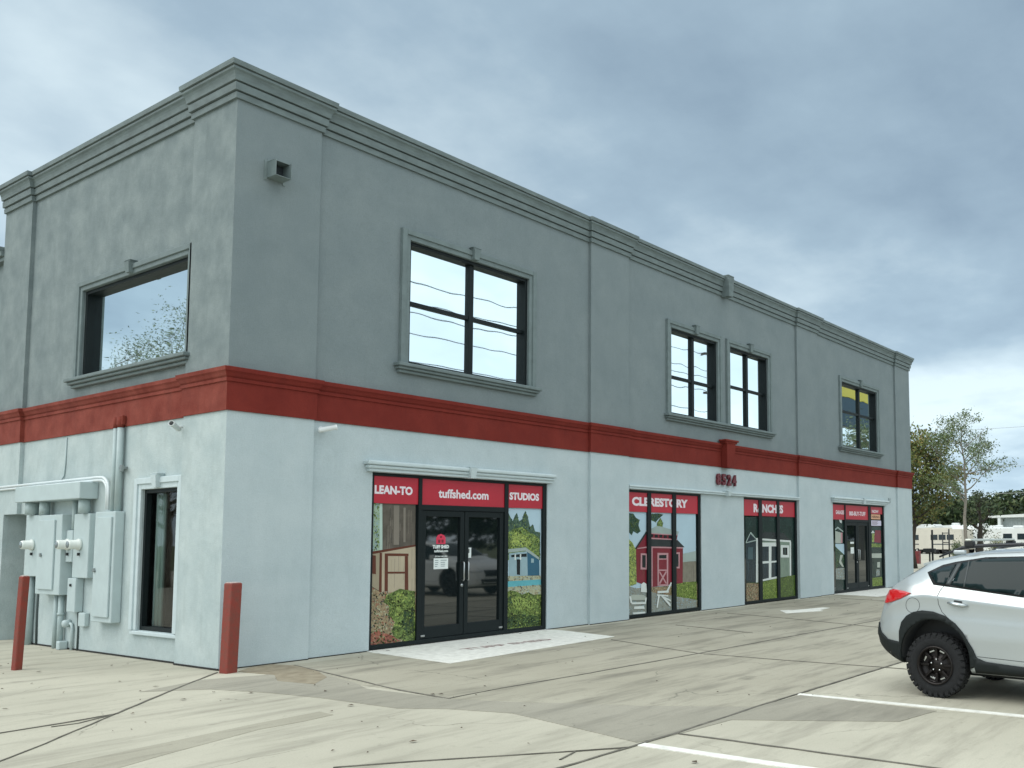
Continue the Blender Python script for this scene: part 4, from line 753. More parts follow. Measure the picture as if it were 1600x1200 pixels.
def hrun(off, dz, label):
    pts = [(-.02, 9.2, 2.58-dz), (-.02, 3.56, 2.60-dz)]
    for k in range(1, 7):
        a = k/6*math.pi/2; r = .42+off; pts.append((-.02, 3.44-r*.55*math.sin(a), 2.60-dz-r*.42*(1-math.cos(a))))
    pts.append((-.02, pts[-1][1]-.005, 2.10))
    b = MB(); b.tube([(x, y, z+.03) for x, y, z in pts], .020, 8); tag(b.build('white_conduit', mat('white conduit', (.70, .76, .77), .4)), label, 'conduit', 'white conduits bending down into the tall cabinet')
hrun(0, .045, 'lower white conduit bending down into the tall cabinet'); hrun(.09, 0, 'upper white conduit bending down into the tall cabinet')
b = MB(); b.tube([(.05, 4.84, 3.33), (.05, 4.845, 2.9), (.05, 4.87, 2.72), (.03, 4.95, 2.62)], .010, 6); tag(b.build('cable', PIPEM), 'thin cable dropping from the red band to the trough', 'cable')
b = MB(); b.tube([(.05, 4.14, .58), (.05, 4.12, .3), (.05, 4.12, 0)], .016, 6); tag(b.build('cable', mat('dark cable', (.05, .07, .07), .6)), 'dark cable running from the narrow box to the paving', 'cable')
b = MB(); b.tube([(.05, 5.62, 1.1), (.05, 5.63, .5), (.05, 5.60, 0)], .02, 6); tag(b.build('cable', mat('dark cable', (.05, .07, .07), .6)), 'dark cable beside the pipe cover at the left end', 'cable')

# bollards: leaning square posts
def bollard(label, x, y, h, w_, lean, rz):
    e = empty('bollard', (x, y, 0), label, 'bollard', None, rz)
    b = MB(); b.box(-w_/2, w_/2, -w_/2, w_/2, -.05, h, .012)
    for v in b.bm.verts: v.co.x += lean[0]*v.co.z; v.co.y += lean[1]*v.co.z
    b.build('post', BOLLRED, e)
    b = MB(); b.box(-w_/2+.012, w_/2-.012, -w_/2+.012, w_/2-.012, h-.004, h+.012, .006)
    for v in b.bm.verts: v.co.x += lean[0]*v.co.z; v.co.y += lean[1]*v.co.z
    b.build('cap', mat('worn bollard cap', (.45, .36, .33), .8, var=.3, vscale=20), e)
    return e
bollard('thick red square bollard standing at the building corner', -.03, -.30, 1.12, .150, (.0, -.035), R(8))
bollard('slim red square bollard in front of the electrical cabinets', -1.33, 2.40, 1.21, .092, (.0, -.055), R(10))

# security cameras, scupper, vent plate
def sec_cam(label, x, y, z, rz, tilt, stem):
    e = empty('security_camera', (x, y, z), label, 'security camera', None, rz); CW = mat('white camera plastic', (.70, .74, .74), .35)
    b = MB(); b.lathe([(.001, 0), (.045, 0), (.045, .012), (.001, .012)], (0, 0, 0), 'y', 16); b.tube([(0, 0, 0), (0, -stem, .0)], .014, 8); b.build('mount', CW, e)
    b = MB(); T = Matrix.Translation((0, -stem, -.0)) @ Matrix.Rotation(tilt, 4, 'Z') @ Matrix.Rotation(R(-14), 4, 'X')
    q = MB(); q.lathe([(.001, .12), (.030, .12), (.036, .10), (.036, -.10), (.040, -.105), (.040, -.13), (.034, -.135), (.034, -.12), (.001, -.12)], (0, 0, 0), 'y', 20); b.merge(q.bm, T); b.build('housing', CW, e)
    q = MB(); q.lathe([(.001, -.121), (.028, -.121), (.020, -.128), (.001, -.13)], (0, 0, 0), 'y', 16); b = MB(); b.merge(q.bm, T); b.build('lens', BLACK, e)
sec_cam('white bullet camera on the side wall under the red band', .058, 1.16, 3.22, R(-90), R(40), .13)
sec_cam('white bullet camera on the front wall near the corner', 1.40, .058, 3.24, 0, R(62), .14)
scu = empty('scupper', (.55, 0, 6.62), 'grey metal scupper box sticking out high by the corner', 'scupper')
scu.scale = (.82, .85, .82)
SM = mat('scupper sheet metal', (.17, .215, .215), .6, var=.1); SD = mat('scupper inside', (.03, .04, .045), .8)
b = MB(); t = .008
b.box(-.14, .14, -.26, 0, 0, t); b.box(-.14, -.14+t, -.26, 0, t, .27); b.box(.14-t, .14, -.26, 0, t, .27); b.box(-.145, .145, -.20, 0, .271, .271+t)
b.box(-.19, -.141, -.012, 0, -.04, .30); b.box(.141, .19, -.012, 0, -.04, .30); b.box(-.14, .14, -.012, 0, .281, .33); b.build('box', SM, scu)
b = MB(); b.box(-.131, .131, -.03, -.013, .009, .262); b.build('opening', SD, scu)
vb = MB(); vb.box(22.30, 22.44, .02, .058, 2.82, 2.97, .01); tag(vb.build('outlet_box', mat('grey outlet box', (.30, .36, .37), .5)), 'small grey box on the wall right of the far entrance', 'outlet box')
# ---------------------------------------------------------------- cars (x forward, y left, origin on the ground under the rear axle)
def interp(T, a):
    if a <= T[0][0]: return T[0][1]
    for (a0, v0), (a1, v1) in zip(T, T[1:]):
        if a <= a1:
            t = (a-a0)/(a1-a0); return v0+(v1-v0)*t
    return T[-1][1]
def sm(T, a, h=.035): return (interp(T, a-h)+2*interp(T, a)+interp(T, a+h))/4
HATCH = dict(
 top=[(-.75, .66), (-.735, .79), (-.69, .91), (-.62, 1.03), (-.55, 1.11), (-.40, 1.215), (-.22, 1.325), (-.12, 1.395), (.0, 1.425), (.2, 1.462), (.45, 1.498), (.9, 1.522), (1.2, 1.515), (1.5, 1.47), (1.75, 1.375), (2.0, 1.255), (2.28, 1.09), (2.42, 1.03), (2.8, .985), (3.1, .91), (3.28, .82), (3.37, .70), (3.40, .60)],
 belt=[(-.75, .62), (-.72, .74), (-.62, .94), (-.5, 1.05), (-.3, 1.12), (-.1, 1.15), (.9, 1.06), (2.2, .985), (2.8, .91), (3.1, .84), (3.28, .74), (3.37, .65), (3.4, .56)],
 bot=[(-.75, .54), (-.70, .47), (-.64, .42), (-.5, .34), (-.3, .29), (0, .26), (2.8, .26), (3.1, .27), (3.3, .30), (3.4, .38)],
 W=[(-.75, .58), (-.72, .67), (-.66, .72), (-.60, .745), (-.5, .78), (-.3, .82), (.0, .835), (2.6, .835), (2.9, .81), (3.15, .75), (3.3, .64), (3.37, .52), (3.40, .40)],
 Wr=[(-.75, .48), (-.70, .56), (-.6, .66), (-.5, .66), (-.3, .62), (-.1, .58), (.2, .60), (1.5, .60), (2.0, .64), (2.35, .70), (2.6, .72), (3.0, .68), (3.28, .52), (3.4, .34)],
 axles=(0.0, 2.45))
def stations():
    s_ = [-.75, -.745, -.735, -.72, -.70, -.685, -.665, -.645, -.61, -.58, -.55, -.51, -.47, -.43]
    a = -.39
    while a < 3.2: s_.append(round(a, 3)); a += .055
    return s_ + [3.22, 3.26, 3.30, 3.33, 3.355, 3.375, 3.39, 3.40]
def car_section(P, a):
    zt, zb, zo, W_, Wr = sm(P['top'], a), sm(P['belt'], a), sm(P['bot'], a), sm(P['W'], a), sm(P['Wr'], a)
    zb = min(zb, zt-.03); zm = min(.62, zo+(zb-zo)*.5); H = zt-zb
    sh = zb - min(.11, (zb-zm)*.35)                      # shoulder crease
    pts = [(0, zo), (W_*.7, zo), (W_*.90, zo+.012), (W_*.965, zo+.05), (W_*.985, zo+.14), (W_*.992, zo+(zm-zo)*.72), (W_, zm), (W_*.992, zm+(sh-zm)*.5), (W_*.976, sh-.035), (W_*.984, sh-.004), (W_*.978, sh+.008),
           (W_*.958, sh+(zb-sh)*.5), (W_*.935, zb)]
    Wb = W_*.935; Wr = min(Wr, Wb-.01); top = []
    for t in (.25, .5, .72, .88): top.append((Wb+(Wr-Wb)*(t**1.15), zb+(H)*(t*.95)))
    top += [(Wr*.965, zb+H*.915), (Wr*.90, zb+H*.95), (Wr*.75, zb+H*.98), (Wr*.45, zb+H*.995), (0, zt)]
    full = []
    for k_, (p, q) in enumerate(zip((pts+top), (pts+top)[1:])):
        full.append(p)
        if 3 <= k_ <= 6:
            for f_ in (.25, .5, .75): full.append((p[0]+(q[0]-p[0])*f_, p[1]+(q[1]-p[1])*f_))
    return full + [(pts+top)[-1]]
def car_body(P, paint, inner):
    bm = bmesh.new(); S_ = stations(); rings = []
    for a in S_:
        h = car_section(P, a); full = h + [(-y, z) for y, z in reversed(h[1:-1])]
        rings.append([bm.verts.new((a, y, z)) for y, z in full])
    n = len(rings[0])
    for A, B in zip(rings, rings[1:]):
        for k in range(n): bm.faces.new((A[k], B[k], B[(k+1) % n], A[(k+1) % n]))
    bm.faces.new(rings[0][::-1]); bm.faces.new(rings[-1])
    bmesh.ops.recalc_face_normals(bm, faces=list(bm.faces))
    for f in bm.faces: f.smooth = True
    me = bpy.data.meshes.new('body'); bm.to_mesh(me); bm.free()
    me.materials.append(paint); me.materials.append(inner)
    o = bpy.data.objects.new('body', me); COL.objects.link(o)
    return o
def cut_arches(o, P, r, inner):
    cuts = []
    for ax in P['axles']:
        for s_ in (-1, 1):
            b = MB(); b.mi = 0; b.lathe([(r, -.32), (r, .4)], (ax, .95*s_ if s_ > 0 else -.95, .405), 'y', 40, smooth=True)
            b.bm.transform(Matrix.Identity(4))
            c = b.build('cutter', inner); 
            for v in c.data.vertices: pass
            cuts.append(c)
    for c in cuts:
        m = o.modifiers.new('cut', 'BOOLEAN'); m.operation = 'DIFFERENCE'; m.object = c; m.solver = 'EXACT'
        try: m.material_mode = 'TRANSFER'
        except Exception: pass
    bpy.context.view_layer.update()
    me = bpy.data.meshes.new_from_object(o.evaluated_get(bpy.context.evaluated_depsgraph_get()))
    o.modifiers.clear(); o.data = me
    for c in cuts: bpy.data.objects.remove(c)
def in_poly(p, poly):
    x, y = p; r = False
    for i in range(len(poly)):
        (x0, y0), (x1, y1) = poly[i], poly[i-1]
        if (y0 > y) != (y1 > y) and x < (x1-x0)*(y-y0)/(y1-y0)+x0: r = not r
    return r
def patch(bvh, poly, view, off, thick=.0, step=.05):
    """lay a 2-D outline on the body: view 'R'/'L' side (a,z), 'B' back (y,z), 'T' top (a,y), 'F' front (y,z)"""
    xs = [p[0] for p in poly]; ys = [p[1] for p in poly]
    V = []
    for i in range(len(poly)):
        (x0, y0), (x1, y1) = poly[i], poly[(i+1) % len(poly)]; n = max(1, int(math.hypot(x1-x0, y1-y0)/step))
        V += [(x0+(x1-x0)*k/n, y0+(y1-y0)*k/n) for k in range(n)]
    nb = len(V); E_ = [(i, (i+1) % nb) for i in range(nb)]
    y = min(ys)+step/2
    while y < max(ys):
        x = min(xs)+step/2
        while x < max(xs):
            if in_poly((x, y), V) and min((x-p[0])**2+(y-p[1])**2 for p in V[:nb]) > (step*.45)**2: V.append((x, y))
            x += step
        y += step
    vs_, es, fs, *_ = delaunay_2d_cdt([Vector(v) for v in V], E_, [], 0, 1e-5)
    T = []
    for f in fs:
        c = sum((vs_[i] for i in f), Vector((0, 0)))/len(f)
        if in_poly((c.x, c.y), V[:nb]): T.append(list(f))
    bm = bmesh.new(); out = []; D = {'R': (Vector((0, -3, 0)), Vector((0, 1, 0))), 'L': (Vector((0, 3, 0)), Vector((0, -1, 0))), 'B': (Vector((-3, 0, 0)), Vector((1, 0, 0))), 'F': (Vector((6, 0, 0)), Vector((-1, 0, 0))), 'T': (Vector((0, 0, 4)), Vector((0, 0, -1)))}[view]
    last = None
    for v in vs_:
        p = {'R': Vector((v.x, 0, v.y)), 'L': Vector((v.x, 0, v.y)), 'B': Vector((0, v.x, v.y)), 'F': Vector((0, v.x, v.y)), 'T': Vector((v.x, v.y, 0))}[view]
        h = bvh.ray_cast(p+D[0], D[1])
        if h[0] is None: out.append(None); continue
        out.append((h[0], h[1]))
    A = [None if q is None else bm.verts.new(q[0]+q[1]*off) for q in out]
    B = [None if (q is None or not thick) else bm.verts.new(q[0]+q[1]*(off-thick)) for q in out]
    cnt = {}
    for f in T:
        if any(A[i] is None for i in f): continue
        try: bm.faces.new([A[i] for i in f]).smooth = True
        except ValueError: continue
        for i, j in zip(f, f[1:]+f[:1]): cnt[(i, j)] = 1
    if thick:
        for (i, j) in list(cnt):
            if (j, i) not in cnt: bm.faces.new((A[j], A[i], B[i], B[j]))
    return bm
def put_patch(name, bms, m, parent, flip=True):
    b = MB()
    for q in bms: b.merge(q)
    bmesh.ops.remove_doubles(b.bm, verts=list(b.bm.verts), dist=1e-6)
    o = b.build(name, m, parent); return o
CARGLASS = mat('dark car glass', (.006, .018, .020), .06, spec=.22)
TYRE = mat('tyre rubber', (.007, .008, .009), .85, var=.3, vscale=30, bump=.3)
RIM = mat('dark bronze rim', (.022, .019, .018), .35, .7); CHROME = mat('bright metal', (.65, .67, .67), .2, 1.0)
CLAD = mat('black cladding', (.009, .013, .013), .65, spec=.3, bump=.15, bscale=200)
LAMPR = mat('red lamp lens', (.50, .008, .010), .15, coat=.8, spec=.6); LAMPD = mat('dark lamp lens', (.16, .004, .006), .2, coat=.8)
LAMPC = mat('clear lamp lens', (.55, .58, .58), .15, coat=.8); RUB = mat('rubber seal', (.008, .009, .010), .6); GAP = mat('panel gap', (.05, .055, .055), .7)
def wheel(x, y, s_, parent, rugged=True):
    w_ = empty('wheel', (x, y, .325)); w_.parent = parent
    hw = .078; r = .335
    b = MB(); b.lathe([(.19, -hw*.75*s_), (.205, -hw*s_), (.28, -hw*1.02*s_), (.318, -hw*.85*s_), (.330, -hw*.55*s_), (.330, hw*.55*s_), (.318, hw*.85*s_), (.28, hw*1.02*s_), (.205, hw*s_), (.19, hw*.75*s_)], (0, 0, 0), 'y', 48, cap=False)
    if rugged:
        for k in range(30):
            T = Matrix.Rotation(2*math.pi*k/30, 4, 'Y')
            for (ya, yb, zz_) in ((-hw*.98, -hw*.42, .0), (-hw*.36, hw*.36, .5), (hw*.42, hw*.98, .0)):
                q = MB(); q.box(-.028, .028, ya, yb, .318, .337, .005, 1)
                b.merge(q.bm, T @ Matrix.Rotation(zz_*2*math.pi/30, 4, 'Y'))
            q = MB(); q.box(-.020, .020, -hw*1.03, -hw*.93, .285, .327, .006, 1); b.merge(q.bm, T)
            q = MB(); q.box(-.020, .020, hw*.93, hw*1.03, .285, .327, .006, 1); b.merge(q.bm, T)
    for v in b.bm.verts: v.co.x *= .965; v.co.z *= .965
    b.build('tyre', TYRE, w_)
    o = -s_   # outward is -s_*... outward direction along y
    f = 1 if y > 0 else -1
    b = MB()
    b.lathe([(.001, .02*f), (.035, .028*f), (.045, .02*f), (.085, .022*f), (.10, .005*f), (.155, .012*f), (.172, .045*f), (.176, .085*f), (.194, .092*f), (.198, .070*f), (.19, .0), (.001, -.02*f)], (0, 0, 0), 'y', 48)
    for k in range(8):
        T = Matrix.Rotation(2*math.pi*k/8, 4, 'Y'); q = MB(); q.box(-.014, .014, min(.005*f, .05*f), max(.005*f, .05*f), .08, .178, .006, 1); b.merge(q.bm, T)
    b.build('rim', RIM, w_)
    b = MB()
    for k in range(5):
        a = 2*math.pi*k/5+math.pi/2; b.lathe([(.001, .020*f), (.010, .020*f), (.010, .045*f), (.006, .050*f), (.001, .050*f)], (.058*math.cos(a), 0, .058*math.sin(a)), 'y', 10)
    b.build('lug_nuts', CHROME, w_)
    b = MB()
    for k in range(8):
        if k in (1, 2, 5): continue
        T = Matrix.Rotation(2*math.pi*(k+.5)/8, 4, 'Y'); q = MB(); q.box(-.030, .030, min(.014*f, .022*f), max(.014*f, .022*f), .135, .155, .005, 1); b.merge(q.bm, T)
    b.build('rim_slots', CHROME, w_)
def make_car(name, label, cat, paint, P, loc, rz, rack=True, clad=True, scale=1.0):
    root = empty(name, loc, label, cat, None, rz); root.scale = (scale,)*3
    body = car_body(P, paint, BLACK)
    bvh = BVHTree.FromPolygons([v.co.copy() for v in body.data.vertices], [list(p.vertices) for p in body.data.polygons])
    cut_arches(body, P, .392, BLACK); body.parent = root
    f_ax = P['axles'][1]
    for s_ in 'RL':
        W1 = [(-.085, 1.256), (.01, 1.160), (.115, 1.146), (.195, 1.350), (.07, 1.320)]
        W2 = [(.185, 1.141), (.262, 1.368), (.5, 1.405), (.8, 1.422), (1.10, 1.424), (1.12, 1.045), (.6, 1.092)]
        W3 = [(1.18, 1.040), (1.165, 1.424), (1.40, 1.402), (1.62, 1.345), (1.85, 1.235), (2.08, 1.085), (2.12, .985), (1.6, 1.008)]
        surround = [(-.115, 1.265), (-.01, 1.142), (.3, 1.110), (.9, 1.045), (1.6, .992), (2.17, .965), (2.13, 1.10), (1.88, 1.262), (1.63, 1.370), (1.40, 1.424), (1.10, 1.442), (.5, 1.425), (.18, 1.375), (.04, 1.342)]
        put_patch('window_seal', [patch(bvh, surround, s_, .003, .006)], RUB, root)
        put_patch('side_window', [patch(bvh, W1, s_, .007, .004)], CARGLASS, root)
        put_patch('side_window', [patch(bvh, W2, s_, .007, .004)], CARGLASS, root)
        put_patch('side_window', [patch(bvh, W3, s_, .007, .004)], CARGLASS, root)
        put_patch('pillar_trim', [patch(bvh, [(.125, 1.147), (.175, 1.143), (.253, 1.366), (.205, 1.354)], s_, .009, .004), patch(bvh, [(.315, 1.128), (.333, 1.126), (.338, 1.386), (.320, 1.384)], s_, .010, .004)], mat('grey pillar trim', (.05, .06, .062), .4), root)
        def line(pts, wd=.006):
            out = []
            for (x0, y0), (x1, y1) in zip(pts, pts[1:]):
                l = math.hypot(x1-x0, y1-y0); nx, ny = -(y1-y0)/l*wd/2, (x1-x0)/l*wd/2
                out.append(patch(bvh, [(x0+nx, y0+ny), (x1+nx, y1+ny), (x1-nx, y1-ny), (x0-nx, y0-ny)], s_, .0015, 0, .04))
            return out
        sl_ = line([(.12, 1.145), (.075, 1.09), (.05, 1.03), (.06, .95), (.10, .87), (.18, .80)]) + line([(1.15, 1.04), (1.155, .75), (1.145, .45)]) + line([(2.16, .97), (2.13, .75), (2.06, .45), (1.9, .40)]) + line([(.46, .45), (1.9, .40)])
        circ = [(-.235+.082*math.cos(t), .925+.078*math.sin(t)) for t in [2*math.pi*k/20 for k in range(21)]]
        if s_ == 'R': sl_ += line(circ, .005)
        put_patch('panel_gap', sl_, GAP, root)
        arch = lambda c, r, a0, a1, n=22, zc=.335: [(c+r*math.cos(math.radians(a0+(a1-a0)*k/n)), zc+r*math.sin(math.radians(a0+(a1-a0)*k/n))) for k in range(n+1)]
        if clad:
            outer = [(.56, .395), (.46, .43), (.42, .52), (.32, .68), (.24, .765), (.13, .835), (.0, .872), (-.12, .878), (-.22, .858), (-.30, .815), (-.365, .745), (-.395, .65), (-.40, .535), (-.43, .40), (-.40, .30)]
            put_patch('wheel_arch_trim', [patch(bvh, outer+arch(0, .388, 192, -12, 22, .405), s_, .016, .02, .035)], CLAD, root)
            c = f_ax; o2 = [(c-.47, .40), (c-.38, .56), (c-.26, .70), (c-.10, .85), (c+.08, .868), (c+.24, .82), (c+.36, .68), (c+.43, .56), (c+.46, .42), (c+.44, .30)]
            put_patch('wheel_arch_trim', [patch(bvh, o2[::-1]+arch(c, .388, 192, -12, 22, .405), s_, .016, .02, .035)], CLAD, root)
            put_patch('sill_trim', [patch(bvh, [(.43, .30), (.425, .45), (.55, .405), (.9, .385), (1.9, .385), (c-.44, .40), (c-.43, .30)], s_, .018, .02, .05)], CLAD, root)
        put_patch('hatch_edge', [patch(bvh, [(-.615, 1.055), (-.52, 1.135), (-.40, 1.205), (-.24, 1.300), (-.245, 1.325), (-.41, 1.228), (-.53, 1.158), (-.625, 1.08)], s_, .004, 0, .03)], RUB, root)
        # lamps
        put_patch('tail_lamp', [patch(bvh, [(-.645, 1.005), (-.60, 1.055), (-.50, 1.078), (-.34, 1.066), (-.255, 1.048), (-.38, .985), (-.50, .945), (-.60, .925), (-.655, .945)], s_, .012, .012, .03)], LAMPR, root)
        put_patch('headlamp', [patch(bvh, [(2.98, .70), (3.0, .79), (3.18, .79), (3.34, .72), (3.37, .66), (3.2, .66)], s_, .008, .008, .03)], LAMPC, root)
        sg = -1 if s_ == 'R' else 1
        # door handles, mirror
        for ax_ in (.27, 1.32):
            h = MB(); yy = sg*(.828); zc = .955-.03*(ax_ > 1)
            h.tube([(ax_-.105, yy, zc+.012), (ax_-.06, yy+sg*.022, zc+.010), (ax_+.0, yy+sg*.030, zc), (ax_+.06, yy+sg*.024, zc-.008), (ax_+.105, yy, zc-.012)], [.010, .018, .022, .020, .011], 8); h.build('door_handle', mat('satin handle', (.50, .54, .55), .25, .9), root)
            put_patch('handle_recess', [patch(bvh, [(ax_-.05, zc-.02), (ax_-.04, zc+.042), (ax_+.045, zc+.034), (ax_+.05, zc-.03)], s_, .0025, 0, .03)], GAP, root)
        h = MB(); h.box(1.86, 2.02, *(sorted((sg*.86, sg*1.02))), 1.00, 1.14, .04, 3); h.build('mirror', paint, root)
    # rear
    put_patch('rear_window', [patch(bvh, [(-.50, -.60), (-.54, 0), (-.50, .60), (-.19, .54), (-.19, -.54)], 'T', .006, .004, .06)], CARGLASS, root)
    put_patch('windscreen', [patch(bvh, [(1.58, -.57), (1.52, 0), (1.58, .57), (2.24, .66), (2.30, 0), (2.24, -.66)], 'T', .006, .004, .06)], CARGLASS, root)
    sp_ = MB(); sp_.prism([(-.235, 1.352), (-.238, 1.372), (-.12, 1.405), (.03, 1.428), (.03, 1.40), (-.10, 1.37), (-.17, 1.33)], lambda a, z, d: (a, d, z), -.53, .53)
    for v in sp_.bm.verts: v.co.z -= abs(v.co.y)**2*.07
    sp_.build('spoiler', paint, root)
    low = .72
    if clad:
        rear = [(-.66, .715), (-.60, .70), (-.5, .62), (.5, .62), (.60, .70), (.66, .715), (.66, .50), (.6, .47), (-.6, .47), (-.66, .50)]
        put_patch('rear_bumper', [patch(bvh, rear, 'B', .014, .02, .05)] + [patch(bvh, [(-.735, .72), (-.70, .715), (-.65, .62), (-.56, .555), (-.39, .535), (-.39, .32), (-.50, .375), (-.62, .43), (-.70, .50), (-.735, .56)], s_, .0145, .02, .03) for s_ in 'RL'], CLAD, root)
        put_patch('front_bumper', [patch(bvh, [(-.62, .34), (-.62, .50), (-.35, .46), (.35, .46), (.62, .50), (.62, .34)], 'F', .012, .016, .05)], CLAD, root)
    put_patch('grille', [patch(bvh, [(-.36, .55), (-.40, .72), (.40, .72), (.36, .55)], 'F', .008, .008, .04)], BLACK, root)
    put_patch('number_plate', [patch(bvh, [(-.2, .80), (.2, .80), (.2, .90), (-.2, .90)], 'B', .010, .008, .05)], mat('blank plate', (.45, .47, .48), .4), root)
    if not clad:
        put_patch('lower_grille', [patch(bvh, [(-.45, .34), (-.50, .48), (.50, .48), (.45, .34)], 'F', .008, .008, .05)], BLACK, root)
    for ax in P['axles']:
        wheel(ax, -.735, -1, root, clad); wheel(ax, .735, 1, root, clad)
    u = MB(); u.box(-.30, 2.7, -.45, .45, .20, .30, .03); u.build('underbody', BLACK, root)
    if rack:
        for sg in (-1, 1):
            y = sg*.555
            b = MB(); b.tube([(-.04, y, 1.425), (.10, y, 1.480), (.22, y, 1.520), (.40, y, 1.540), (.8, y, 1.552), (1.2, y, 1.550), (1.42, y, 1.520), (1.50, y, 1.475)], [.010, .014, .017, .018, .018, .018, .016, .012], 8); b.build('roof_rail', mat('black rail', (.012, .015, .02), .35), root)
            b = MB(); b.box(.12, .26, y-.02, y+.02, 1.45, 1.50, .018); b.box(1.38, 1.52, y-.018, y+.018, 1.43, 1.470, .016); b.build('rail_foot', mat('rail foot silver', (.42, .47, .49), .35, .3), root)
        for k, xx in enumerate((.30, 1.15)):
            b = MB(); b.box(xx-.035, xx+.035, -.60, .60, 1.588, 1.612, .012, 3); b.build('crossbar', mat('silver crossbar', (.55, .57, .52), .35, .4), root)
            b = MB()
            for sg in (-1, 1): b.box(xx-.05, xx+.05, sg*.555-.035, sg*.555+.035, 1.53, 1.590, .012)
            b.build('crossbar_foot', BLACK, root)
    return root
SILVER = mat('silver car paint', (.46, .50, .505), .30, .50, coat=.7, spec=.5)
WHITECAR = mat('white car paint', (.66, .69, .68), .3, coat=.6)
make_car('parked_car', 'silver hatchback with black cladding, roof rack and rugged dark wheels', 'car', SILVER, HATCH, (3.60, -8.53, 0), R(-96))
SEDAN = dict(HATCH); 
make_car('parked_car', 'white car parked facing the shop, mirrored in the entrance doors', 'car', WHITECAR, SEDAN, (12.8, -12.0, 0), R(90), rack=False, clad=False, scale=1.08)
# ---------------------------------------------------------------- trees
def leafmats(key, cols):
    out = []
    for i, c in enumerate(cols):
        m = mat('%s leaf %d' % (key, i), c, .6, var=.3, vscale=.7, spec=.3); out.append(m)
    return out
LF_OLIVE = leafmats('olive', [(.12, .15, .042), (.18, .205, .07), (.07, .10, .03), (.19, .15, .045)])
LF_GREEN = leafmats('green', [(.12, .165, .07), (.17, .21, .10), (.07, .11, .045)])
LF_PALE = leafmats('pale', [(.13, .17, .09), (.18, .22, .12), (.07, .10, .05)])
LF_WOOD = leafmats('wood', [(.038, .062, .026), (.060, .090, .036), (.022, .040, .018), (.085, .105, .045)])
BARK = mat('grey bark', (.16, .14, .115), .9, rgb2=(.28, .26, .22), vscale=5, bump=.5, bscale=30, stretch=(1, 1, .3)); BARKD = mat('dark bark', (.045, .038, .03), .9, var=.3, vscale=5, bump=.5, bscale=30)
def leaf_at(b, p, s_, nm):
    n = Vector((random.gauss(0, 1), random.gauss(0, 1), random.gauss(0, .8)+.5)).normalized()
    a = n.orthogonal().normalized(); c = n.cross(a); t = random.uniform(0, 6.28); u, v = a*math.cos(t)+c*math.sin(t), c*math.cos(t)-a*math.sin(t)
    k = random.uniform(.6, 1.3)*s_; b.face([p-u*k, p-v*k*.45, p+u*k, p+v*k*.45], random.randrange(nm))
def tree(name, label, base, H, tr, rad, trunk_h, nlimb, nleaf, ls, lm, bark=BARK, lean=(0, 0), shape=(1, 1), group=None, zlo=None, rnd=1, levels=3, tuft=.35, cat='tree'):
    random.seed(rnd); root = empty(name, base, label, cat, group)
    w_ = MB(); tips = []
    top = Vector((lean[0], lean[1], H*.86)); P = []
    n = 8
    for k in range(n+1):
        t = k/n; P.append(Vector((top.x*t+random.uniform(-1, 1)*.035*H*.3*(t > .1), top.y*t+random.uniform(-1, 1)*.035*H*.3*(t > .1), top.z*t)))
    w_.tube(P, [tr*(1.25 if k == 0 else 1)*(1-.85*k/n) for k in range(n+1)], 8)
    def grow(p, d, l, r, lev):
        q = [p]; m = 4
        for k in range(m):
            d = (d+Vector((random.gauss(0, .16), random.gauss(0, .16), random.gauss(.05, .10)))).normalized(); q.append(q[-1]+d*l/m)
        w_.tube(q, [r*(1-.7*k/m) for k in range(m+1)], 5 if lev > 1 else 4, cap=False)
        if lev == 0: tips.extend(q[2:]); return
        tips.append(q[-1])
        for k in range(3 if lev > 1 else 4):
            s_ = random.choice(q[1:]); dd = (d+Vector((random.gauss(0, .65), random.gauss(0, .65), random.gauss(.1, .4)))).normalized()
            grow(s_, dd, l*random.uniform(.45, .7), r*.45, lev-1)
    for i in range(nlimb):
        t = trunk_h/H + (1-trunk_h/H)*(i/nlimb)**.9*.92; z = t*H*.86; f = min(n-.001, t*n); k = int(f); p = P[k].lerp(P[k+1], f-k) if k < n else P[-1]
        a = i*2.4+random.uniform(-.4, .4); u = (t-trunk_h/H)/(1-trunk_h/H)
        ln = rad*(.55+.65*math.sin(math.pi*min(1, u*.85+.15)))*random.uniform(.75, 1.1)
        grow(p, Vector((math.cos(a)*shape[0], math.sin(a)*shape[1], .35+.5*u)).normalized(), ln, tr*.42*(1-u*.6), levels-1)
    w_.build('trunk', bark, root, smooth=True)
    b = MB()
    for i in range(nleaf):
        p = random.choice(tips); q = p+Vector((random.gauss(0, tuft), random.gauss(0, tuft), random.gauss(0, tuft*.8)))
        if zlo and q.z < zlo: continue
        leaf_at(b, q, ls, len(lm))
    b.build('crown', lm, root, fix=False)
    return root
tree('tree', 'slender half bare tree with pale trunk beyond the far corner', (36.52, 2.05, 0), 8.1, .11, 1.35, 3.8, 14, 5600, .055, LF_GREEN, rnd=4, tuft=.15, shape=(1, 1))
tree('tree', 'dense olive and rust tree showing beside the far building corner', (41.0, 6.35, 0), 7.5, .16, 1.6, 2.6, 22, 13000, .095, LF_OLIVE, BARKD, rnd=9, tuft=.32, zlo=2.3)
tree('tree', 'dark bare trunked tree behind the slender one', (45.5, 4.1, 0), 4.4, .24, .9, 2.0, 6, 900, .08, LF_WOOD, BARKD, rnd=5, tuft=.3)
tree('tree', 'loose topped tree mirrored in the side window', (-10.5, 24, 0), 8.3, .20, 3.8, 2.5, 24, 30000, .045, LF_PALE, rnd=12, tuft=.3)
tree('tree', 'tree mirrored low in the farthest upper window', (52, -13.0, 0), 9.0, .25, 3.0, 3.0, 14, 7000, .10, LF_PALE, rnd=14, tuft=.4)
random.seed(21)
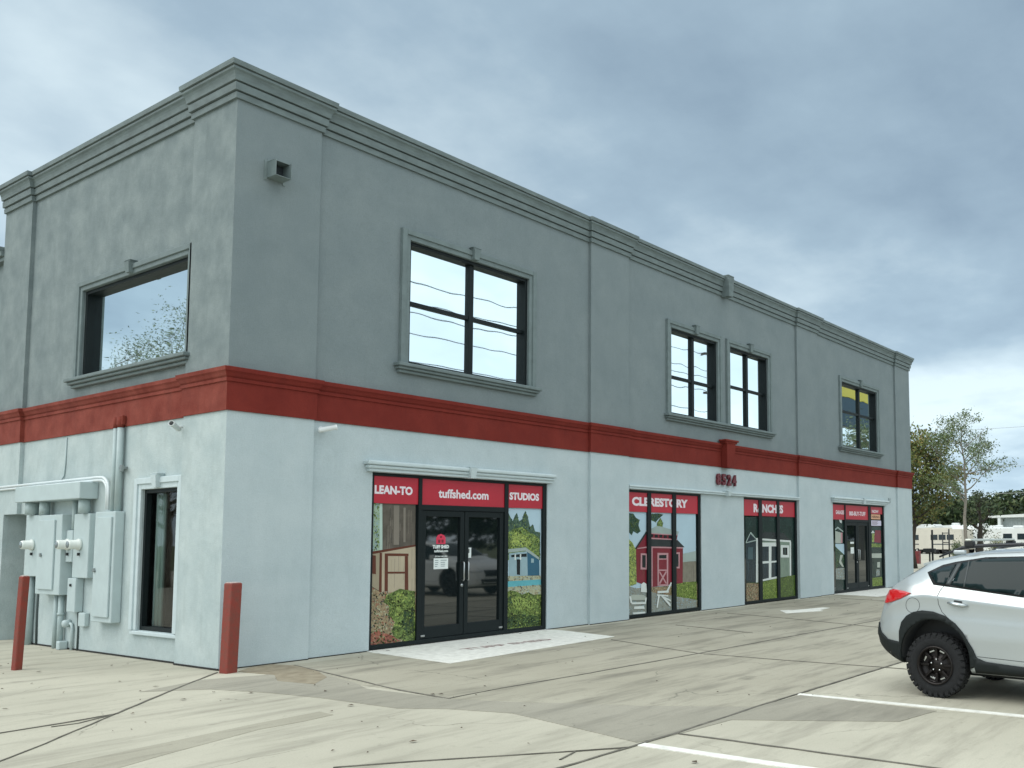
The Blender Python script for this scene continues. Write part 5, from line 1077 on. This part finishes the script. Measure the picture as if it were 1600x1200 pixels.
def wood_mass(name, crowns, per, ls, lm):
    b = MB()
    for (x, y, h, r) in crowns:
        zc = h*.62
        b.mi = 0
        for i in range(per):
            while True:
                d = Vector((random.uniform(-1, 1), random.uniform(-1, 1), random.uniform(-1, 1)))
                if .25 < d.length < 1: break
            d = d*(d.length**-.5)
            s_ = 1+.25*math.sin(d.x*5+x)*math.cos(d.z*6+y)
            leaf_at(b, Vector((x+d.x*r*s_, y+d.y*r*s_, max(.2, zc+d.z*h*.42*s_))), ls*random.uniform(.7, 1.3), len(lm))
    o = b.build(name, lm, fix=False); o['kind'] = 'stuff'; return o
cr_ = []
for row in range(3):
    for k in range(26):
        a = R(-4+k*1.35+random.uniform(-.5, .5)); d = 205+row*11+random.uniform(-4, 4)
        cr_.append((-6.3+d*math.cos(a), -11.7+d*math.sin(a), random.uniform(9.0, 11.6)+row*.6, random.uniform(4.0, 6.0)))
wood_mass('far_wood', cr_, 620, .62, LF_WOOD)
b = MB(); b.box(214, 222, -60, 150, -1, 6.5); o_ = b.build('wood_shade_block', mat('wood shade', (.015, .022, .012), .95, var=.5, vscale=.4)); o_['kind'] = 'structure'  # upright dark block: shade inside the far wood put into its colour
cr_ = []
for k in range(60): cr_.append((-40+k*2.9+random.uniform(-1, 1), -49+random.uniform(-2, 2), random.uniform(6.0, 8.5), random.uniform(3.0, 4.2)))
wood_mass('added_dark_trees', cr_, 420, .55, LF_WOOD)  # unseen tree row added behind the camera so the door glass reflects dark

# ---------------------------------------------------------------- background yard
RVW = mat('trailer white', (.66, .68, .66), .4, var=.05, vscale=.8); RVB = mat('trailer cream', (.56, .53, .45), .5, var=.06, vscale=.8)
RVD = mat('trailer graphic', (.06, .07, .075), .4); RVG = mat('trailer window', (.02, .03, .035), .1)
def trailer(label, x, y, L_, H_, rz, wall, cap=True, swoosh=True, W_=2.5, ac=True):
    e = empty('travel_trailer', (x, y, 0), label, 'trailer', 'trailers in the yard', rz)
    prof = [(-L_/2, .55), (L_/2-.6, .55), (L_/2-.1, 1.0), (L_/2, 1.6), (L_/2-.12, 2.1), (L_/2-.55, H_-.18), (L_/2-1.0, H_), (-L_/2+.25, H_), (-L_/2, H_-.22)] if cap else [(-L_/2, .45), (L_/2, .45), (L_/2, H_-.05), (L_/2-.08, H_), (-L_/2+.08, H_), (-L_/2, H_-.05)]
    b = MB(); b.prism(prof, lambda a, z, d: (a, d, z), -W_/2, W_/2); bmesh.ops.bevel(b.bm, geom=[q for q in b.bm.edges], offset=.03, segments=2, affect='EDGES'); b.build('body', wall, e)
    for s_ in (-1, 1):
        yy = s_*(W_/2+.004)
        for k in range(3):
            b = MB(); x0 = -L_/2+.9+k*(L_-2.2)/3; q = sorted((yy, yy+s_*.02)); b.box(x0, x0+.8, q[0], q[1], 1.45, 2.0, .01); b.build('window', RVG, e)
        b = MB(); q = sorted((yy, yy+s_*.012)); b.box(L_*.18, L_*.18+.65, q[0], q[1], .62, 2.35, .02); b.build('door', wall, e)
        b = MB(); b.box(-L_/2+.2, L_/2-1.0, q[0], q[1]-.001, .95, 1.05); b.build('stripe', RVD, e)
    if cap and swoosh:
        b = MB(); b.prism([(-W_/2+.25, 2.05), (-.1, 2.35), (W_/2-.25, 2.05), (W_/2-.35, 1.85), (.1, 1.95), (-W_/2+.35, 1.85)], lambda a, z, d: (L_/2-.25+d-(z-1.9)*.30, a, z+.1), 0, .16); b.build('front_cap_graphic', RVD, e)
    if ac:
        b = MB(); b.box(-.4, .5, -.35, .35, H_-.005, H_+.25, .08, 2); b.build('roof_unit', RVW, e)
    for ax in (-.5, .45):
        for s_ in (-1, 1):
            b = MB(); b.lathe([(.001, -.1), (.34, -.1), (.34, .1), (.001, .1)], (ax, s_*(W_/2-.12), .34), 'y', 20); b.build('wheel', TYRE, e)
    b = MB(); b.box(L_/2-.7, L_/2+1.0, -.05, .05, .45, .55); b.box(L_/2+.6, L_/2+.7, -.04, .04, 0, .5); b.build('tow_hitch', BLACK, e)
    return e
trailer('cream box trailer nearest the far building corner', 88.5, 22.6, 6.5, 2.72, R(70), RVB, False, False)
trailer('white trailer whose roof shows behind the cream one', 97.0, 28.0, 7.0, 3.25, R(80), RVW, True, False)
trailer('white trailer with dark arched front graphic left of the bare trunk', 90.0, 20.3, 6.5, 3.0, R(215), RVW)
trailer('second cream trailer between cream box and arched front trailer', 87.0, 20.4, 5.0, 2.55, R(80), RVB, False, False, ac=False)
trailer('white trailer with sloping roof right of the bare trunk', 92.5, 18.2, 6.5, 2.95, R(240), RVW, True, False)
trailer('white trailer with dark curved graphic in front of the metal shed', 90.0, 15.7, 6.5, 2.7, R(205), RVW)
trailer('white trailer at the right edge before the metal shed', 80.0, 11.0, 6.0, 2.5, R(95), RVW, False, False)
sh = empty('metal_shed', (97, 8.5, 0), 'pale ribbed metal shed with overhanging roof behind the trailers', 'shed')
SHW = mat('ribbed metal wall', (.42, .47, .46), .5, var=.12, vscale=1.2, stretch=(1, 2.5, .1)); b = MB(); b.box(-5, 8, -10.0, 7.6, 0, 3.75); 
for k in range(44): b.box(-5.05, -5.001, -10+.2+k*.4, -10+.32+k*.4, .1, 3.7)
b.build('wall', SHW, sh)
b = MB(); b.prism([(8.6, 3.76), (-11, 3.76), (-11, 3.95), (-1.2, 4.35), (8.6, 3.95)], lambda a, z, d: (d, a, z), -6.0, 8.6); b.build('roof', mat('shed roof', (.62, .64, .60), .5, var=.05), sh)
for y0_, y1_ in ((7.3, 7.6), (-10, -9.8)):
    b = MB(); b.box(-6, -5.06, y0_, y1_, 0, 3.7); b.build('post', mat('shed trim', (.60, .63, .60), .5), sh)
# nearer yard furniture
pb = empty('utility_post', (31.34, 1.83, 0), 'thin black post with a dark box beyond the far corner', 'post')
b = MB(); b.box(-.035, .035, -.035, .035, 0, 1.98, .008); b.build('post', BLACK, pb)
b = MB(); b.box(-.12, .12, -.12, .38, 1.01, 1.19, .02); b.box(-.02, .02, .1, .16, .3, 1.02); b.build('box', BLACK, pb)
rb = tag(MB().box(49.6, 50.0, 9.33, 9.75, .0, .82, .02).build('utility_box', mat('dark red box', (.16, .02, .022), .5, var=.2)), 'dark red utility box beside the far building corner', 'utility box')
fr_ = empty('ladder_rack', (50.4, 7.8, 0), 'black steel frame with rungs standing before the trailers', 'frame')
b = MB()
b.tube([(0, .21, 0), (0, .21, 2.0)], .035, 8); b.tube([(0, -.21, 0), (0, -.21, 2.2)], .05, 8)
for z in (.75, 1.35, 1.95): b.tube([(0, .21, z), (0, -.21, z)], .028, 8)
b.build('frame', BLACK, fr_)
random.seed(31)
for (x, y, h, r, lb, lm_) in ((51.3, 4.85, 1.75, .55, 'yellow green bush behind the roof rack', LF_OLIVE), (53.0, 3.2, 1.5, .6, 'low pale shrub right of the yellow green bush', LF_PALE), (48.0, 6.3, 1.45, .35, 'small dark shrub left of the bare trunk', LF_GREEN)):
    e = empty('bush', (x, y, 0), lb, 'bush'); b = MB()
    for k in range(7): b.tube([(0, 0, 0), (random.uniform(-.2, .2)*r, random.uniform(-.2, .2)*r, h*.4), (random.uniform(-.8, .8)*r, random.uniform(-.8, .8)*r, h*.85)], [.02, .014, .006], 5)
    b.build('stems', BARKD, e); b = MB()
    for k in range(1600):
        d = Vector((random.gauss(0, .45), random.gauss(0, .45), random.gauss(0, .4))); leaf_at(b, Vector((d.x*r, d.y*r, max(.05, h*.55+d.z*h*.5))), .05, len(lm_))
    b.build('foliage', lm_, e, fix=False)
# utility wires: far ones seen in the sky, near ones mirrored in the upper windows
WIRE = mat('wire', (.03, .032, .035), .6); WIREP = mat('pale wire', (.35, .38, .36), .5)
def wire(p, q, sag, r, m, label, grp):
    b = MB(); P = []
    for k in range(25):
        t = k/24; P.append((p[0]+(q[0]-p[0])*t, p[1]+(q[1]-p[1])*t, p[2]+(q[2]-p[2])*t-sag*4*t*(1-t)))
    b.tube(P, r, 5, cap=False); tag(b.build('overhead_wire', m, fix=False), label, 'wire', grp)
wire((49, 30, 8.7), (52, -30, 8.7), .3, .012, WIREP, 'faint overhead wire, topmost right of the building', 'far overhead wires')
wire((49, 30, 6.3), (52, -30, 6.3), .3, .012, WIREP, 'faint overhead wire, middle one right of the building', 'far overhead wires')
wire((49, 30, 4.6), (52, -30, 4.7), .3, .014, WIREP, 'pale overhead wire crossing the bare trunk', 'far overhead wires')
for k, z in enumerate((9.0, 9.9, 11.3, 12.3, 12.9, 14.0)):
    wire((-40, -21, z+.3), (45, -21-.2*k, z+.3), .55+.08*k, .022, WIRE, 'street side overhead wire mirrored in the upper windows, %s of six' % ('lowest', 'second', 'third', 'fourth', 'fifth', 'topmost')[k], 'street side overhead wires')
for x in (-40, 45):
    e = empty('utility_pole', (x, -21.4, 0), 'wooden utility pole %s end of the street side wires' % ('at the left' if x < 0 else 'at the right'), 'utility pole', 'utility poles along the street')
    b = MB(); b.tube([(0, 0, 0), (0, 0, 15)], [.17, .11], 10); b.build('pole', BARKD, e)
    b = MB()
    for z in (9.3, 11.6, 14.3): b.box(-.06, .06, -1.0, 1.0, z, z+.12)
    b.build('crossarm', BARKD, e)
sg_ = empty('pylon_sign', (57.5, -16.5, 0), 'tall yellow and dark blue sign mirrored in the farthest window', 'sign')
b = MB(); b.tube([(0, 0, 0), (0, 0, 9.92)], .25, 12); b.build('pole', mat('sign pole', (.2, .2, .2), .5), sg_)
b = MB(); b.box(-4.2, 4.2, -.3, .3, 12.1, 15.0, .03); b.build('yellow_panel', mat('yellow panel', (.60, .50, .07), .5), sg_)
b = MB(); b.box(-4.1, 4.1, -.28, .28, 9.9, 12.09, .03); b.build('blue_panel', mat('dark blue panel', (.008, .035, .06), .4), sg_)
